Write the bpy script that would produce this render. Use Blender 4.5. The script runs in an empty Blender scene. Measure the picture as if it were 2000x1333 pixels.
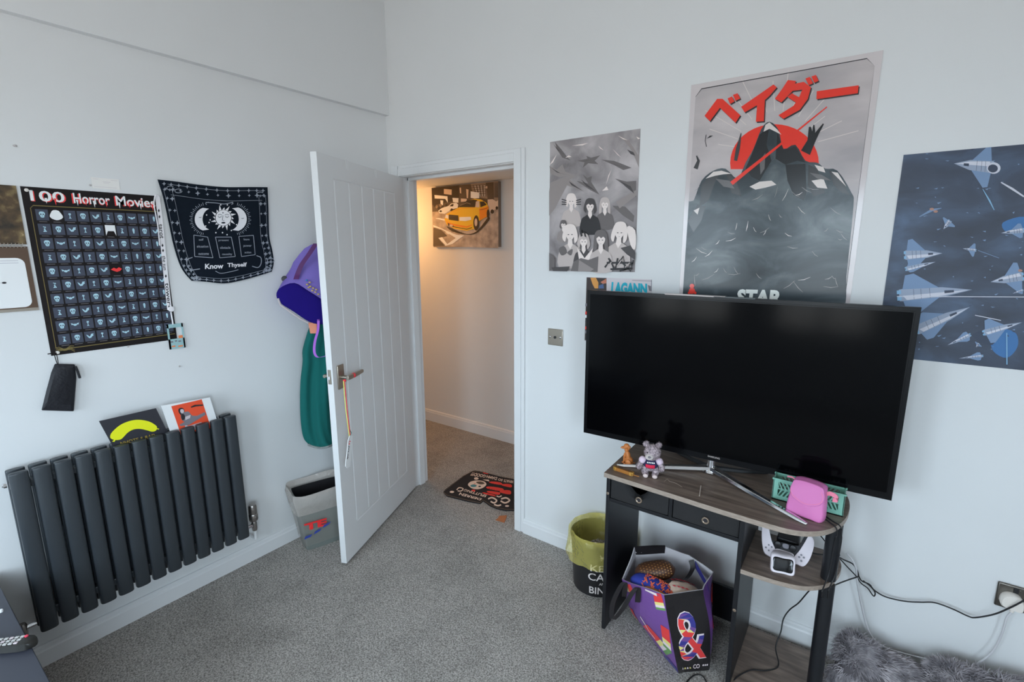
import bpy, math, random
import numpy as np
from mathutils import Vector, Matrix, noise
from mathutils.geometry import tessellate_polygon

scene = bpy.context.scene
COL = scene.collection

# ------------------------------------------------------------------ camera
CX, CY, CZ = 2.42423, -2.07783, 1.58152
YAW, PITCH, ROLL, FPX = 0.625187, 0.188442, -0.0028553, 950.98
_f = np.array([-math.sin(YAW) * math.cos(PITCH), math.cos(YAW) * math.cos(PITCH), -math.sin(PITCH)])
_r = np.array([math.cos(YAW), math.sin(YAW), 0.0])
_u = np.cross(_r, _f)
CAM_R = _r * math.cos(ROLL) + _u * math.sin(ROLL)
CAM_U = -_r * math.sin(ROLL) + _u * math.cos(ROLL)
CAM_F = _f
CAM_P = np.array([CX, CY, CZ])
cam_data = bpy.data.cameras.new('camera')
cam_data.sensor_fit = 'HORIZONTAL'
cam_data.sensor_width = 36.0
cam_data.lens = FPX / 2000 * 36
cam_data.clip_start = 0.02
cam = bpy.data.objects.new('camera', cam_data)
COL.objects.link(cam)
m = Matrix.Identity(4)
for i in range(3):
    m[i][0], m[i][1], m[i][2], m[i][3] = CAM_R[i], CAM_U[i], -CAM_F[i], CAM_P[i]
cam.matrix_world = m
scene.camera = cam

# ------------------------------------------------------------------ light
scene.view_settings.view_transform = 'Standard'
scene.view_settings.look = 'None'
scene.view_settings.gamma = 1
scene.view_settings.use_curve_mapping = False
scene.view_settings.exposure = 0.0
world = bpy.data.worlds.new('world')
scene.world = world
world.use_nodes = True
_nt = world.node_tree
bg = _nt.nodes['Background']
_tc = _nt.nodes.new('ShaderNodeTexCoord')
_sx = _nt.nodes.new('ShaderNodeSeparateXYZ')
_cr = _nt.nodes.new('ShaderNodeValToRGB')
_mr = _nt.nodes.new('ShaderNodeMapRange')
_mr.inputs[1].default_value, _mr.inputs[2].default_value = -1, 1
_nt.links.new(_tc.outputs['Generated'], _sx.inputs[0])
_nt.links.new(_sx.outputs['Z'], _mr.inputs[0])
_nt.links.new(_mr.outputs[0], _cr.inputs[0])
_e = _cr.color_ramp.elements
_e[0].position, _e[0].color = 0.44, (0.34, 0.34, 0.33, 1)        # ground and houses below the horizon
_e[1].position, _e[1].color = 0.53, (0.69, 0.86, 1.0, 1)         # overcast sky above it
_nt.links.new(_cr.outputs[0], bg.inputs[0])
bg.inputs[1].default_value = 12.7

WINS = ((0.30, 1.30, 0.75, 2.15), (1.70, 2.55, 0.75, 2.15))      # two windows in the wall behind the camera
WY = -3.9
for _x0, _x1, _z0, _z1 in WINS:
    d_ = bpy.data.lights.new('window_portal', 'AREA')
    d_.shape, d_.size, d_.size_y = 'RECTANGLE', _x1 - _x0, _z1 - _z0
    d_.cycles.is_portal = True
    o_ = bpy.data.objects.new('window_portal', d_)
    o_.location = ((_x0 + _x1) / 2, WY - 0.115, (_z0 + _z1) / 2)
    o_.rotation_euler = (math.radians(90), 0, 0)
    COL.objects.link(o_)
SIDE = (-3.65, -2.35, 0.75, 2.15)                                # unseen window added in the right wall to light the door face: y0, y1, z0, z1
d_ = bpy.data.lights.new('window_portal', 'AREA')
d_.shape, d_.size, d_.size_y = 'RECTANGLE', SIDE[3] - SIDE[2], SIDE[1] - SIDE[0]
d_.cycles.is_portal = True
o_ = bpy.data.objects.new('window_portal', d_)
o_.location = (3.9 + 0.115, (SIDE[0] + SIDE[1]) / 2, (SIDE[2] + SIDE[3]) / 2)
o_.rotation_euler = (0, math.radians(90), 0)
COL.objects.link(o_)
pl_d = bpy.data.lights.new('hall_lamp', 'POINT')
pl_d.energy, pl_d.color, pl_d.shadow_soft_size = 9, (1.0, 0.50, 0.17), 0.05
hl = bpy.data.objects.new('hall_lamp', pl_d)
hl.location = (-0.95, 0.62, 1.80)
COL.objects.link(hl)

# ------------------------------------------------------------------ helpers
def ray(px, py):
    return CAM_F + CAM_R * ((px - 1000) / FPX) - CAM_U * ((py - 666.5) / FPX)

def at_y(px, py, y=0.0):
    d = ray(px, py); return CAM_P + d * ((y - CY) / d[1])

def at_x(px, py, x=0.0):
    d = ray(px, py); return CAM_P + d * ((x - CX) / d[0])

def at_z(px, py, z=0.0):
    d = ray(px, py); return CAM_P + d * ((z - CZ) / d[2])

def at_pl(px, py, p0, n):
    d = ray(px, py); p0 = np.array(p0, float); n = np.array(n, float)
    return CAM_P + d * (((p0 - CAM_P) @ n) / (d @ n))

ILL = (0.76, 0.90, 1.0)
def lin(c):
    c = c / 255.0
    return c / 12.92 if c <= 0.04045 else ((c + 0.055) / 1.055) ** 2.4

def C(r, g, b, k=1.0):
    return tuple(min(0.92, max(0.0, lin(v) / i / k)) for v, i in zip((r, g, b), ILL)) + (1,)

MATS = {}
def mat(name, col, rough=0.6, metal=0.0, spec=0.5, bump=0.0, bscale=200.0, vary=0.0, vscale=8.0, coat=0.0, alpha=1.0, trans=0.0):
    """a principled material: procedural noise varies the colour and roughens the surface"""
    if name in MATS:
        return MATS[name]
    mt = bpy.data.materials.new(name)
    mt.use_nodes = True
    nt = mt.node_tree
    b = nt.nodes['Principled BSDF']
    b.inputs['Base Color'].default_value = col
    b.inputs['Roughness'].default_value = rough
    b.inputs['Metallic'].default_value = metal
    b.inputs['Specular IOR Level'].default_value = spec
    b.inputs['Coat Weight'].default_value = coat
    b.inputs['Coat Roughness'].default_value = 0.08
    b.inputs['Alpha'].default_value = alpha
    b.inputs['Transmission Weight'].default_value = trans
    tc = nt.nodes.new('ShaderNodeTexCoord')
    nz = nt.nodes.new('ShaderNodeTexNoise')
    nz.inputs['Scale'].default_value = vscale
    nz.inputs['Detail'].default_value = 5
    nt.links.new(tc.outputs['Object'], nz.inputs['Vector'])
    mr = nt.nodes.new('ShaderNodeMapRange')
    mr.inputs[1].default_value, mr.inputs[2].default_value = 0.3, 0.7
    mr.inputs[3].default_value, mr.inputs[4].default_value = 1 - vary, 1 + vary
    nt.links.new(nz.outputs['Fac'], mr.inputs[0])
    hs = nt.nodes.new('ShaderNodeHueSaturation')
    hs.inputs['Color'].default_value = col
    nt.links.new(mr.outputs[0], hs.inputs['Value'])
    nt.links.new(hs.outputs[0], b.inputs['Base Color'])
    if bump > 0:
        n2 = nt.nodes.new('ShaderNodeTexNoise')
        n2.inputs['Scale'].default_value = bscale
        n2.inputs['Detail'].default_value = 3
        nt.links.new(tc.outputs['Object'], n2.inputs['Vector'])
        bp = nt.nodes.new('ShaderNodeBump')
        bp.inputs['Strength'].default_value = bump
        bp.inputs['Distance'].default_value = 0.004
        nt.links.new(n2.outputs['Fac'], bp.inputs['Height'])
        nt.links.new(bp.outputs[0], b.inputs['Normal'])
    MATS[name] = mt
    return mt

def ramp_mat(name, stops, scale, rough=0.6, stretch=(1, 1, 1), detail=6, distortion=0.0, bump=0.0, spec=0.5, coat=0.0):
    """noise run through a colour ramp: carpet, wood grain, cloudy prints"""
    if name in MATS:
        return MATS[name]
    mt = bpy.data.materials.new(name)
    mt.use_nodes = True
    nt = mt.node_tree
    b = nt.nodes['Principled BSDF']
    b.inputs['Roughness'].default_value = rough
    b.inputs['Specular IOR Level'].default_value = spec
    b.inputs['Coat Weight'].default_value = coat
    b.inputs['Coat Roughness'].default_value = 0.1
    tc = nt.nodes.new('ShaderNodeTexCoord')
    mp = nt.nodes.new('ShaderNodeMapping')
    mp.inputs['Scale'].default_value = stretch
    nz = nt.nodes.new('ShaderNodeTexNoise')
    nz.inputs['Scale'].default_value = scale
    nz.inputs['Detail'].default_value = detail
    nz.inputs['Distortion'].default_value = distortion
    cr = nt.nodes.new('ShaderNodeValToRGB')
    els = cr.color_ramp.elements
    while len(els) < len(stops):
        els.new(0.5)
    for e, (p, c) in zip(els, stops):
        e.position, e.color = p, c
    nt.links.new(tc.outputs['Object'], mp.inputs[0])
    nt.links.new(mp.outputs[0], nz.inputs['Vector'])
    nt.links.new(nz.outputs['Fac'], cr.inputs[0])
    nt.links.new(cr.outputs[0], b.inputs['Base Color'])
    if bump:
        bp = nt.nodes.new('ShaderNodeBump')
        bp.inputs['Strength'].default_value = bump
        bp.inputs['Distance'].default_value = 0.005
        nt.links.new(nz.outputs['Fac'], bp.inputs['Height'])
        nt.links.new(bp.outputs[0], b.inputs['Normal'])
    MATS[name] = mt
    return mt

class M:
    """collects shapes in world coordinates and links them as ONE mesh object"""
    def __init__(s):
        s.v, s.f, s.mi, s.mats = [], [], [], []
    def m(s, mt):
        if mt not in s.mats:
            s.mats.append(mt)
        return s.mats.index(mt)
    def add(s, vs, fs, mt):
        o, k = len(s.v), s.m(mt)
        s.v += [tuple(float(c) for c in v) for v in vs]
        for f in fs:
            s.f.append(tuple(i + o for i in f)); s.mi.append(k)
        return s
    def hexa(s, p, mt):
        """eight corners: bottom ring then top ring"""
        return s.add(p, [(3, 2, 1, 0), (4, 5, 6, 7), (0, 1, 5, 4), (1, 2, 6, 5), (2, 3, 7, 6), (3, 0, 4, 7)], mt)
    def box(s, x0, x1, y0, y1, z0, z1, mt):
        return s.hexa([(x0, y0, z0), (x1, y0, z0), (x1, y1, z0), (x0, y1, z0), (x0, y0, z1), (x1, y0, z1), (x1, y1, z1), (x0, y1, z1)], mt)
    def obox(s, o, a, b, c, mt):
        """box from corner o along three vectors"""
        o, a, b, c = (np.array(q, float) for q in (o, a, b, c))
        if np.dot(np.cross(a, b), c) < 0:
            a, b = b, a
        return s.hexa([o, o + a, o + a + b, o + b, o + c, o + a + c, o + a + b + c, o + b + c], mt)
    def loft(s, rings, mt, cap0=True, cap1=True, closed=True):
        n = len(rings[0]); vs = [p for r in rings for p in r]; fs = []
        for i in range(len(rings) - 1):
            for j in range(n if closed else n - 1):
                k = (j + 1) % n
                fs.append((i * n + j, i * n + k, (i + 1) * n + k, (i + 1) * n + j))
        if cap0: fs.append(tuple(range(n - 1, -1, -1)))
        if cap1: fs.append(tuple(range((len(rings) - 1) * n, len(rings) * n)))
        return s.add(vs, fs, mt)
    def lathe(s, prof, c, mt, n=24, cap0=True, cap1=True, wob=None, axis=None):
        rings = []
        for k, (r, z) in enumerate(prof):
            ring = []
            for j in range(n):
                a = 2 * math.pi * j / n
                rr = r * (wob(k, a) if wob else 1)
                p = (rr * math.cos(a), rr * math.sin(a), z)
                ring.append(p)
            rings.append(ring)
        if axis is not None:
            q = Vector((0, 0, 1)).rotation_difference(Vector(axis)).to_matrix()
            rings = [[q @ Vector(p) for p in r] for r in rings]
        rings = [[(p[0] + c[0], p[1] + c[1], p[2] + c[2]) for p in r] for r in rings]
        return s.loft(rings, mt, cap0, cap1)
    def tube(s, pts, r, mt, n=8, taper=None):
        pts = [Vector(p) for p in pts]
        rings = []; ref = None
        for i, p in enumerate(pts):
            t = (pts[min(i + 1, len(pts) - 1)] - pts[max(i - 1, 0)]).normalized()
            if ref is None:
                ref = Vector((0, 0, 1)) if abs(t.z) < 0.9 else Vector((1, 0, 0))
            a = t.cross(ref).normalized(); b = a.cross(t).normalized(); ref = b
            rr = r * (taper[i] if taper else 1)
            rings.append([p + (a * math.cos(2 * math.pi * j / n) + b * math.sin(2 * math.pi * j / n)) * rr for j in range(n)])
        return s.loft(rings, mt)
    def ell(s, c, r, mt, n=20, k=12, rot=None):
        rings = []
        for i in range(k + 1):
            a = -math.pi / 2 + math.pi * i / k
            ring = []
            for j in range(n):
                b = 2 * math.pi * j / n
                p = Vector((r[0] * max(0.02, math.cos(a)) * math.cos(b), r[1] * max(0.02, math.cos(a)) * math.sin(b), r[2] * math.sin(a)))
                if rot: p = rot @ p
                ring.append((p.x + c[0], p.y + c[1], p.z + c[2]))
            rings.append(ring)
        return s.loft(rings, mt)
    def ext(s, pts, vec, mt):
        """a flat outline pushed along a vector"""
        vec = np.array(vec, float)
        a = [np.array(p, float) for p in pts]
        b = [p + vec for p in a]
        nrm = sum((np.cross(a[i] - a[0], a[(i + 1) % len(a)] - a[0]) for i in range(len(a))), np.zeros(3))
        if nrm @ vec < 0:
            a, b = a[::-1], b[::-1]
        n = len(a)
        tri = tessellate_polygon([[Vector(p) for p in a]])
        fs = []
        for t in tri:
            q = np.cross(a[t[1]] - a[t[0]], a[t[2]] - a[t[0]])
            t = tuple(t) if q @ vec < 0 else (t[0], t[2], t[1])
            fs.append(t); fs.append((t[0] + n, t[2] + n, t[1] + n))
        fs += [(i, (i + 1) % n, n + (i + 1) % n, n + i) for i in range(n)]
        return s.add(a + b, fs, mt)
    def poly(s, pts, mt):
        """a flat printed patch, turned to face the camera side"""
        a = [np.array(p, float) for p in pts]
        fs = []
        for t in tessellate_polygon([[Vector(p) for p in a]]):
            q = np.cross(a[t[1]] - a[t[0]], a[t[2]] - a[t[0]])
            fs.append(tuple(t) if q @ (CAM_P - a[t[0]]) > 0 else (t[0], t[2], t[1]))
        return s.add(a, fs, mt)
    def build(s, name, parent=None, bevel=0.0, smooth=35, loc=None, seg=2):
        if parent is not None:
            org = Vector(parent['_o'])
        elif loc is not None:
            org = Vector(loc)
        else:
            a = np.array(s.v); org = Vector(((a[:, 0].min() + a[:, 0].max()) / 2, (a[:, 1].min() + a[:, 1].max()) / 2, a[:, 2].min()))
        me = bpy.data.meshes.new(name)
        me.from_pydata([(v[0] - org.x, v[1] - org.y, v[2] - org.z) for v in s.v], [], s.f)
        for mt in s.mats:
            me.materials.append(mt)
        me.polygons.foreach_set('material_index', s.mi)
        if smooth:
            me.polygons.foreach_set('use_smooth', [True] * len(s.f))
            me.set_sharp_from_angle(angle=math.radians(smooth))
        me.update()
        o = bpy.data.objects.new(name, me)
        COL.objects.link(o)
        if parent is not None:
            o.parent = parent
            o['_o'] = tuple(parent['_o'])
        else:
            o.location = org
            o['_o'] = tuple(org)
        if bevel:
            b = o.modifiers.new('edges', 'BEVEL')
            b.width, b.segments, b.limit_method, b.angle_limit = bevel, seg, 'ANGLE', math.radians(40)
        return o

def voxelise(o, size, smooth_it=4):
    """melt overlapping lumps into one continuous skin"""
    r = o.modifiers.new('skin', 'REMESH')
    r.mode, r.voxel_size, r.use_smooth_shade = 'VOXEL', size, True
    s = o.modifiers.new('soft', 'SMOOTH')
    s.iterations, s.factor = smooth_it, 0.5
    return o

def thing(name, label, cat, loc, group=None):
    o = bpy.data.objects.new(name, None)
    COL.objects.link(o)
    o.empty_display_size = 0.05
    o.location = loc
    o['_o'] = tuple(float(c) for c in loc)
    return tag(o, label, cat, group)

def tag(o, label, cat, group=None):
    o['label'] = label
    o['category'] = cat
    if group: o['group'] = group
    return o

def struct(o, label=None):
    o['kind'] = 'structure'
    if label: o['label'] = label
    return o

_tcache = {}
def glyphs(txt, bold=0.0, shear=0.0):
    key = (txt, bold, shear)
    if key not in _tcache:
        cu = bpy.data.curves.new('lettering', 'FONT')
        cu.body, cu.size, cu.offset, cu.shear = txt, 1.0, bold, shear
        cu.resolution_u = 3
        ob = bpy.data.objects.new('lettering', cu)
        COL.objects.link(ob)
        dg = bpy.context.evaluated_depsgraph_get()
        me = bpy.data.meshes.new_from_object(ob.evaluated_get(dg))
        v = np.array([tuple(q.co) for q in me.vertices]).reshape(-1, 3)
        f = [tuple(q.vertices) for q in me.polygons]
        bpy.data.objects.remove(ob); bpy.data.meshes.remove(me); bpy.data.curves.remove(cu)
        lo, hi = v[:, :2].min(0), v[:, :2].max(0)
        _tcache[key] = ((v[:, :2] - lo) / np.maximum(hi - lo, 1e-6), f)
    return _tcache[key]

def letter(mb, txt, TL, TR, BR, BL, mt, bold=0.0, shear=0.0, grow=0.0):
    """lettering laid into the quad TL TR BR BL"""
    uv, f = glyphs(txt, bold, shear)
    TL, TR, BR, BL = (np.array(q, float) for q in (TL, TR, BR, BL))
    vs = []
    for u, v in uv:
        u, v = u * (1 + 2 * grow) - grow, v * (1 + 2 * grow) - grow
        vs.append(TL * (1 - u) * v + TR * u * v + BR * u * (1 - v) + BL * (1 - u) * (1 - v))
    fs = []
    for t in f:
        q = np.cross(vs[t[1]] - vs[t[0]], vs[t[2]] - vs[t[0]])
        fs.append(t if q @ (CAM_P - vs[t[0]]) > 0 else t[::-1])
    mb.add(vs, fs, mt)

def spline(pts, k=6):
    """Catmull-Rom through points of any dimension"""
    P = [np.array(p, float) for p in pts]
    P = [2 * P[0] - P[1]] + P + [2 * P[-1] - P[-2]]
    out = []
    for i in range(1, len(P) - 2):
        for j in range(k):
            t = j / k
            out.append(0.5 * (2 * P[i] + (P[i + 1] - P[i - 1]) * t + (2 * P[i - 1] - 5 * P[i] + 4 * P[i + 1] - P[i + 2]) * t * t
                              + (3 * P[i] - P[i - 1] - 3 * P[i + 1] + P[i + 2]) * t ** 3))
    out.append(P[-2])
    return out

def loop(pts, k=5):
    """closed smooth outline"""
    P = [np.array(p, float) for p in pts]; n = len(P); out = []
    for i in range(n):
        a, b, c, d = P[i - 1], P[i], P[(i + 1) % n], P[(i + 2) % n]
        for j in range(k):
            t = j / k
            out.append(0.5 * (2 * b + (c - a) * t + (2 * a - 5 * b + 4 * c - d) * t * t + (3 * b - a - 3 * c + d) * t ** 3))
    return out

def ribbon(pts, w):
    """outline of a stroke in 2D; w may vary along it"""
    P = [np.array(p, float)[:2] for p in pts]
    n = len(P); W = w if isinstance(w, (list, tuple)) else [w] * n
    L, R = [], []
    for i in range(n):
        t = P[min(i + 1, n - 1)] - P[max(i - 1, 0)]
        q = np.array([-t[1], t[0]]) / max(1e-9, np.hypot(*t))
        L.append(P[i] + q * W[i] / 2); R.append(P[i] - q * W[i] / 2)
    return L + R[::-1]

def disc(cx, cy, r, n=20, ry=None, a0=0.0):
    ry = r if ry is None else ry
    return [(cx + r * math.cos(a0 + 2 * math.pi * i / n), cy + ry * math.sin(a0 + 2 * math.pi * i / n)) for i in range(n)]

class Print:
    """flat artwork: 2D coordinates go through `to` onto a real surface, later layers a hair above earlier ones"""
    def __init__(s, mb, to, step=0.00035, base=0.0):
        s.mb, s.to, s.step, s.h = mb, to, step, base
    def up(s):
        s.h += s.step; return s
    def p(s, pts, mt):
        s.mb.poly([s.to(q[0], q[1], s.h) for q in pts], mt); s.h += 8e-6; return s
    def line(s, pts, w, mt):
        """a stroke built as quads so that bends never fold"""
        o = ribbon(pts, w); n = len(o) // 2
        for i in range(n - 1):
            s.p([o[i], o[i + 1], o[2 * n - 2 - i], o[2 * n - 1 - i]], mt)
            s.h -= 6e-6
        return s
    def t(s, txt, q, mt, bold=0.0, shear=0.0):
        """q = four 2D corners TL TR BR BL, or (x0,y0,x1,y1)"""
        if not hasattr(q[0], '__len__'):
            x0, y0, x1, y1 = q
            q = [(x0, y0), (x1, y0), (x1, y1), (x0, y1)]
        letter(s.mb, txt, *[s.to(a, b, s.h) for a, b in q], mt, bold, shear); s.h += 8e-6
        return s

rnd = random.Random(7)

# ------------------------------------------------------------------ room shell
WALL = mat('wall_paint', (0.80, 0.80, 0.80, 1), rough=0.75, bump=0.04, bscale=120, vary=0.012, vscale=2)
TRIM = mat('trim_gloss', (0.83, 0.83, 0.835, 1), rough=0.35, spec=0.5)
CEIL = mat('ceiling_paint', (0.80, 0.80, 0.79, 1), rough=0.9)

def carpet(name, dark, mid, light):
    mt = bpy.data.materials.new(name)
    mt.use_nodes = True
    nt = mt.node_tree
    b = nt.nodes['Principled BSDF']
    b.inputs['Roughness'].default_value = 0.95
    b.inputs['Specular IOR Level'].default_value = 0.15
    tc = nt.nodes.new('ShaderNodeTexCoord')
    fine = nt.nodes.new('ShaderNodeTexNoise'); fine.inputs['Scale'].default_value = 170; fine.inputs['Detail'].default_value = 3; fine.inputs['Roughness'].default_value = 0.7
    big = nt.nodes.new('ShaderNodeTexNoise'); big.inputs['Scale'].default_value = 4.5; big.inputs['Detail'].default_value = 6; big.inputs['Roughness'].default_value = 0.65
    cr = nt.nodes.new('ShaderNodeValToRGB')
    e = cr.color_ramp.elements
    e.new(0.5)
    for el, (p, c) in zip(e, ((0.36, dark), (0.5, mid), (0.64, light))):
        el.position, el.color = p, c
    mr = nt.nodes.new('ShaderNodeMapRange')
    mr.inputs[1].default_value, mr.inputs[2].default_value, mr.inputs[3].default_value, mr.inputs[4].default_value = 0.33, 0.55, 0.84, 1.05
    hs = nt.nodes.new('ShaderNodeHueSaturation')
    bp = nt.nodes.new('ShaderNodeBump'); bp.inputs['Strength'].default_value = 0.7; bp.inputs['Distance'].default_value = 0.006
    for n in (fine, big): nt.links.new(tc.outputs['Object'], n.inputs['Vector'])
    nt.links.new(fine.outputs['Fac'], cr.inputs[0]); nt.links.new(big.outputs['Fac'], mr.inputs[0])
    nt.links.new(cr.outputs[0], hs.inputs['Color']); nt.links.new(mr.outputs[0], hs.inputs['Value'])
    nt.links.new(hs.outputs[0], b.inputs['Base Color'])
    nt.links.new(fine.outputs['Fac'], bp.inputs['Height']); nt.links.new(bp.outputs[0], b.inputs['Normal'])
    return mt
CARPET = carpet('grey_carpet', (0.19, 0.174, 0.158, 1), (0.40, 0.37, 0.34, 1), (0.62, 0.58, 0.545, 1))

RX, FY = 3.9, -3.9                       # right wall, wall behind the camera
CEIL_Z = 2.985
OPL, OPR, OPT = 0.100, 0.945, 1.999      # door opening inside its lining
HY, HZ = 1.0, 2.09                       # hall far wall, hall ceiling
b = M().box(-0.12, RX + .12, FY - .12, 0.0, -0.06, 0, CARPET).box(-1.7, 1.7, 0.0, HY + .1, -0.06, 0, CARPET)
struct(b.build('floor', smooth=0))
b = M().box(-0.12, 0, FY, 0, 0, CEIL_Z, WALL)
struct(b.build('wall_left', smooth=0))
b = M().box(0, 0.034, FY, 0, 2.356, CEIL_Z, WALL)
struct(b.build('trim_1', smooth=0))       # the thicker upper part of the left wall, its ledge runs along the wall
b = M().box(-0.12, OPL - .03, 0, 0.12, 0, CEIL_Z, WALL).box(OPR + .03, RX, 0, 0.12, 0, CEIL_Z, WALL).box(OPL - .03, OPR + .03, 0, 0.12, OPT + .03, CEIL_Z, WALL)
struct(b.build('wall_back', smooth=0))
y0_, y1_, z0_, z1_ = SIDE
b = M().box(RX, RX + .12, FY, y0_, 0, CEIL_Z, WALL).box(RX, RX + .12, y1_, 0.12, 0, CEIL_Z, WALL).box(RX, RX + .12, y0_, y1_, 0, z0_, WALL).box(RX, RX + .12, y0_, y1_, z1_, CEIL_Z, WALL)
struct(b.build('wall_right', smooth=0))
b = M()
for a, c in ((y0_, y0_ + .05), (y1_ - .05, y1_)):
    b.box(RX + .01, RX + .06, a, c, z0_, z1_, TRIM)
b.box(RX + .01, RX + .06, y0_, y1_, z0_, z0_ + .05, TRIM).box(RX + .01, RX + .06, y0_, y1_, z1_ - .05, z1_, TRIM)
struct(b.build('window_3', smooth=0, bevel=.004))  # frame of the unseen window added to light the open door
b = M(); xa = -0.12
z0, z1 = WINS[0][2:]
for x0, x1, _, _ in WINS:
    b.box(xa, x0, FY - .12, FY, 0, CEIL_Z, WALL).box(x0, x1, FY - .12, FY, 0, z0, WALL).box(x0, x1, FY - .12, FY, z1, CEIL_Z, WALL); xa = x1
b.box(xa, RX + .12, FY - .12, FY, 0, CEIL_Z, WALL)
struct(b.build('wall_front', smooth=0))
for k, (x0, x1, _, _) in enumerate(WINS):
    b = M()
    for a, c in ((x0, x0 + .05), (x1 - .05, x1), ((x0 + x1) / 2 - .03, (x0 + x1) / 2 + .03)):
        b.box(a, c, FY - .06, FY - .01, z0, z1, TRIM)
    b.box(x0, x1, FY - .06, FY - .01, z0, z0 + .05, TRIM).box(x0, x1, FY - .06, FY - .01, z1 - .05, z1, TRIM)
    struct(b.build('window_%d' % (k + 1), smooth=0, bevel=.004))
struct(M().box(-0.12, RX + .12, FY - .12, 0.12, CEIL_Z, CEIL_Z + .08, CEIL).build('ceiling', smooth=0))
# hall behind the doorway
b = M().box(-1.7, 1.7, HY, HY + .1, 0, HZ + .02, WALL).box(-1.8, -1.7, .12, HY + .1, 0, HZ + .02, WALL).box(1.7, 1.8, .12, HY + .1, 0, HZ + .02, WALL).box(-1.7, -0.12, .02, .12, 0, HZ + .02, WALL)
struct(b.build('wall_hall', smooth=0))
struct(M().box(-1.8, 1.8, 0.12, HY + .1, HZ, HZ + .06, CEIL).build('ceiling_hall', smooth=0))

def skirting(name, a, c, nrm, h=0.084, t=0.018):
    """skirting board: flat face, small step and sloped top"""
    a, c, nrm = np.array(a, float), np.array(c, float), np.array(nrm, float)
    prof = [(0, 0), (t, 0), (t, h - .022), (t - .004, h - .016), (t - .005, h - .006), (t - .011, h), (0, h)]
    rings = [[q + nrm * o + np.array((0, 0, z)) for o, z in prof] for q in (a, c)]
    return struct(M().loft(rings, TRIM).build(name, smooth=25))
skirting('baseboard_left', (0, FY, 0), (0, -0.0, 0), (1, 0, 0))
skirting('baseboard_back', (OPR + .065, 0, 0), (RX, 0, 0), (0, -1, 0))
skirting('baseboard_hall', (-1.7, HY, 0), (1.7, HY, 0), (0, -1, 0), h=.105)

# door lining, stop and architrave
b = M()
b.box(OPL - .03, OPL + .012, -.004, .124, 0, OPT + .03, TRIM).box(OPR, OPR + .03, -.004, .124, 0, OPT + .03, TRIM).box(OPL - .03, OPR + .03, -.004, .124, OPT, OPT + .03, TRIM)
b.box(OPL + .012, OPL + .024, .045, .09, 0, OPT, TRIM).box(OPL + .012, OPR, .045, .09, OPT - .016, OPT, TRIM)
struct(b.build('trim_2', smooth=0, bevel=.002))
b = M()
def arch(p):
    return p
b.box(OPR + .004, OPR + .046, -.018, 0, 0, OPT + .064, TRIM).box(OPR + .046, OPR + .066, -.013, 0, 0, OPT + .066, TRIM)
b.box(OPL - .046, OPL - .004, -.018, 0, 0, OPT + .064, TRIM).box(OPL - .062, OPL - .046, -.013, 0, 0, OPT + .066, TRIM)
b.box(OPL - .0, OPR + .004, -.018, 0, OPT + .004, OPT + .046, TRIM).box(OPL - .0, OPR + .046, -.013, 0, OPT + .046, OPT + .066, TRIM)
struct(b.build('trim_3', smooth=0, bevel=.003))

# ------------------------------------------------------------------ the open door
TH = 1.180957
DH = np.array((0.0981, -0.018, 0.0131))
DD = np.array((math.cos(TH), -math.sin(TH), 0))
DN = np.array((-DD[1], DD[0], 0))
DW, DHT, DT = 0.833, 1.981, 0.035
UP = np.array((0, 0, 1.0))
def dp(s, z, off):
    return DH + DD * s + UP * z + DN * off
DOORM = mat('door_satin', (0.80, 0.80, 0.805, 1), rough=0.42, spec=0.4)
STEEL = mat('brushed_nickel', (0.42, 0.37, 0.31, 1), rough=0.32, metal=0.9)
CHROME = mat('chrome', (0.78, 0.78, 0.80, 1), rough=0.08, metal=1.0)
BLACKM = mat('black_metal', (0.02, 0.02, 0.022, 1), rough=0.4)
door = thing('door_1', 'white grooved cottage door standing open in front of the left wall', 'door', tuple(dp(DW / 2, -.0, DT / 2)))
door['kind'] = 'structure'
b = M()
def dbox(mb, s0, s1, za, zb, o0, o1, mt):
    return mb.obox(dp(s0, za, o0), DD * (s1 - s0), DN * (o1 - o0), UP * (zb - za), mt)
dbox(b, 0, DW, 0, DHT, .004, DT - .006, DOORM)
LINES = (.1225, .2410, .3585, .4765, .5945, .7165); FZ0, FZ1 = .170, 1.880
VW, VD = .0055, .0030
SS = sorted([0, DW] + [q + o_ for q in LINES for o_ in (-VW, 0, VW)])
ZZ = [0, FZ0 - VW, FZ0, FZ0 + VW, FZ1 - VW, FZ1, FZ1 + VW, DHT]
def groove(s_, z_):
    on_s = any(abs(s_ - q) < 1e-6 for q in LINES) and FZ0 - 1e-6 <= z_ <= FZ1 + 1e-6
    on_z = (abs(z_ - FZ0) < 1e-6 or abs(z_ - FZ1) < 1e-6) and LINES[0] - 1e-6 <= s_ <= LINES[-1] + 1e-6
    return VD if on_s or on_z else 0.0
vs = [dp(s_, z_, DT - groove(s_, z_)) for z_ in ZZ for s_ in SS]
n_ = len(SS)
b.add(vs, [(j * n_ + i, j * n_ + i + 1, (j + 1) * n_ + i + 1, (j + 1) * n_ + i) if np.dot(np.cross(DD, UP), DN) > 0 else (j * n_ + i, (j + 1) * n_ + i, (j + 1) * n_ + i + 1, j * n_ + i + 1) for j in range(len(ZZ) - 1) for i in range(n_ - 1)], DOORM)
for a_, c_ in (((0, 0), (0, DHT)), ((0, DHT), (DW, DHT)), ((DW, DHT), (DW, 0)), ((DW, 0), (0, 0))):
    q = [dp(a_[0], a_[1], DT - .006), dp(c_[0], c_[1], DT - .006), dp(c_[0], c_[1], DT), dp(a_[0], a_[1], DT)]
    b.add(q, [(0, 1, 2, 3)], DOORM)
b.build('door_leaf', door, smooth=0)
b = M(); dbox(b, .750, .802, .905, 1.022, DT, DT + .008, STEEL)
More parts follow.
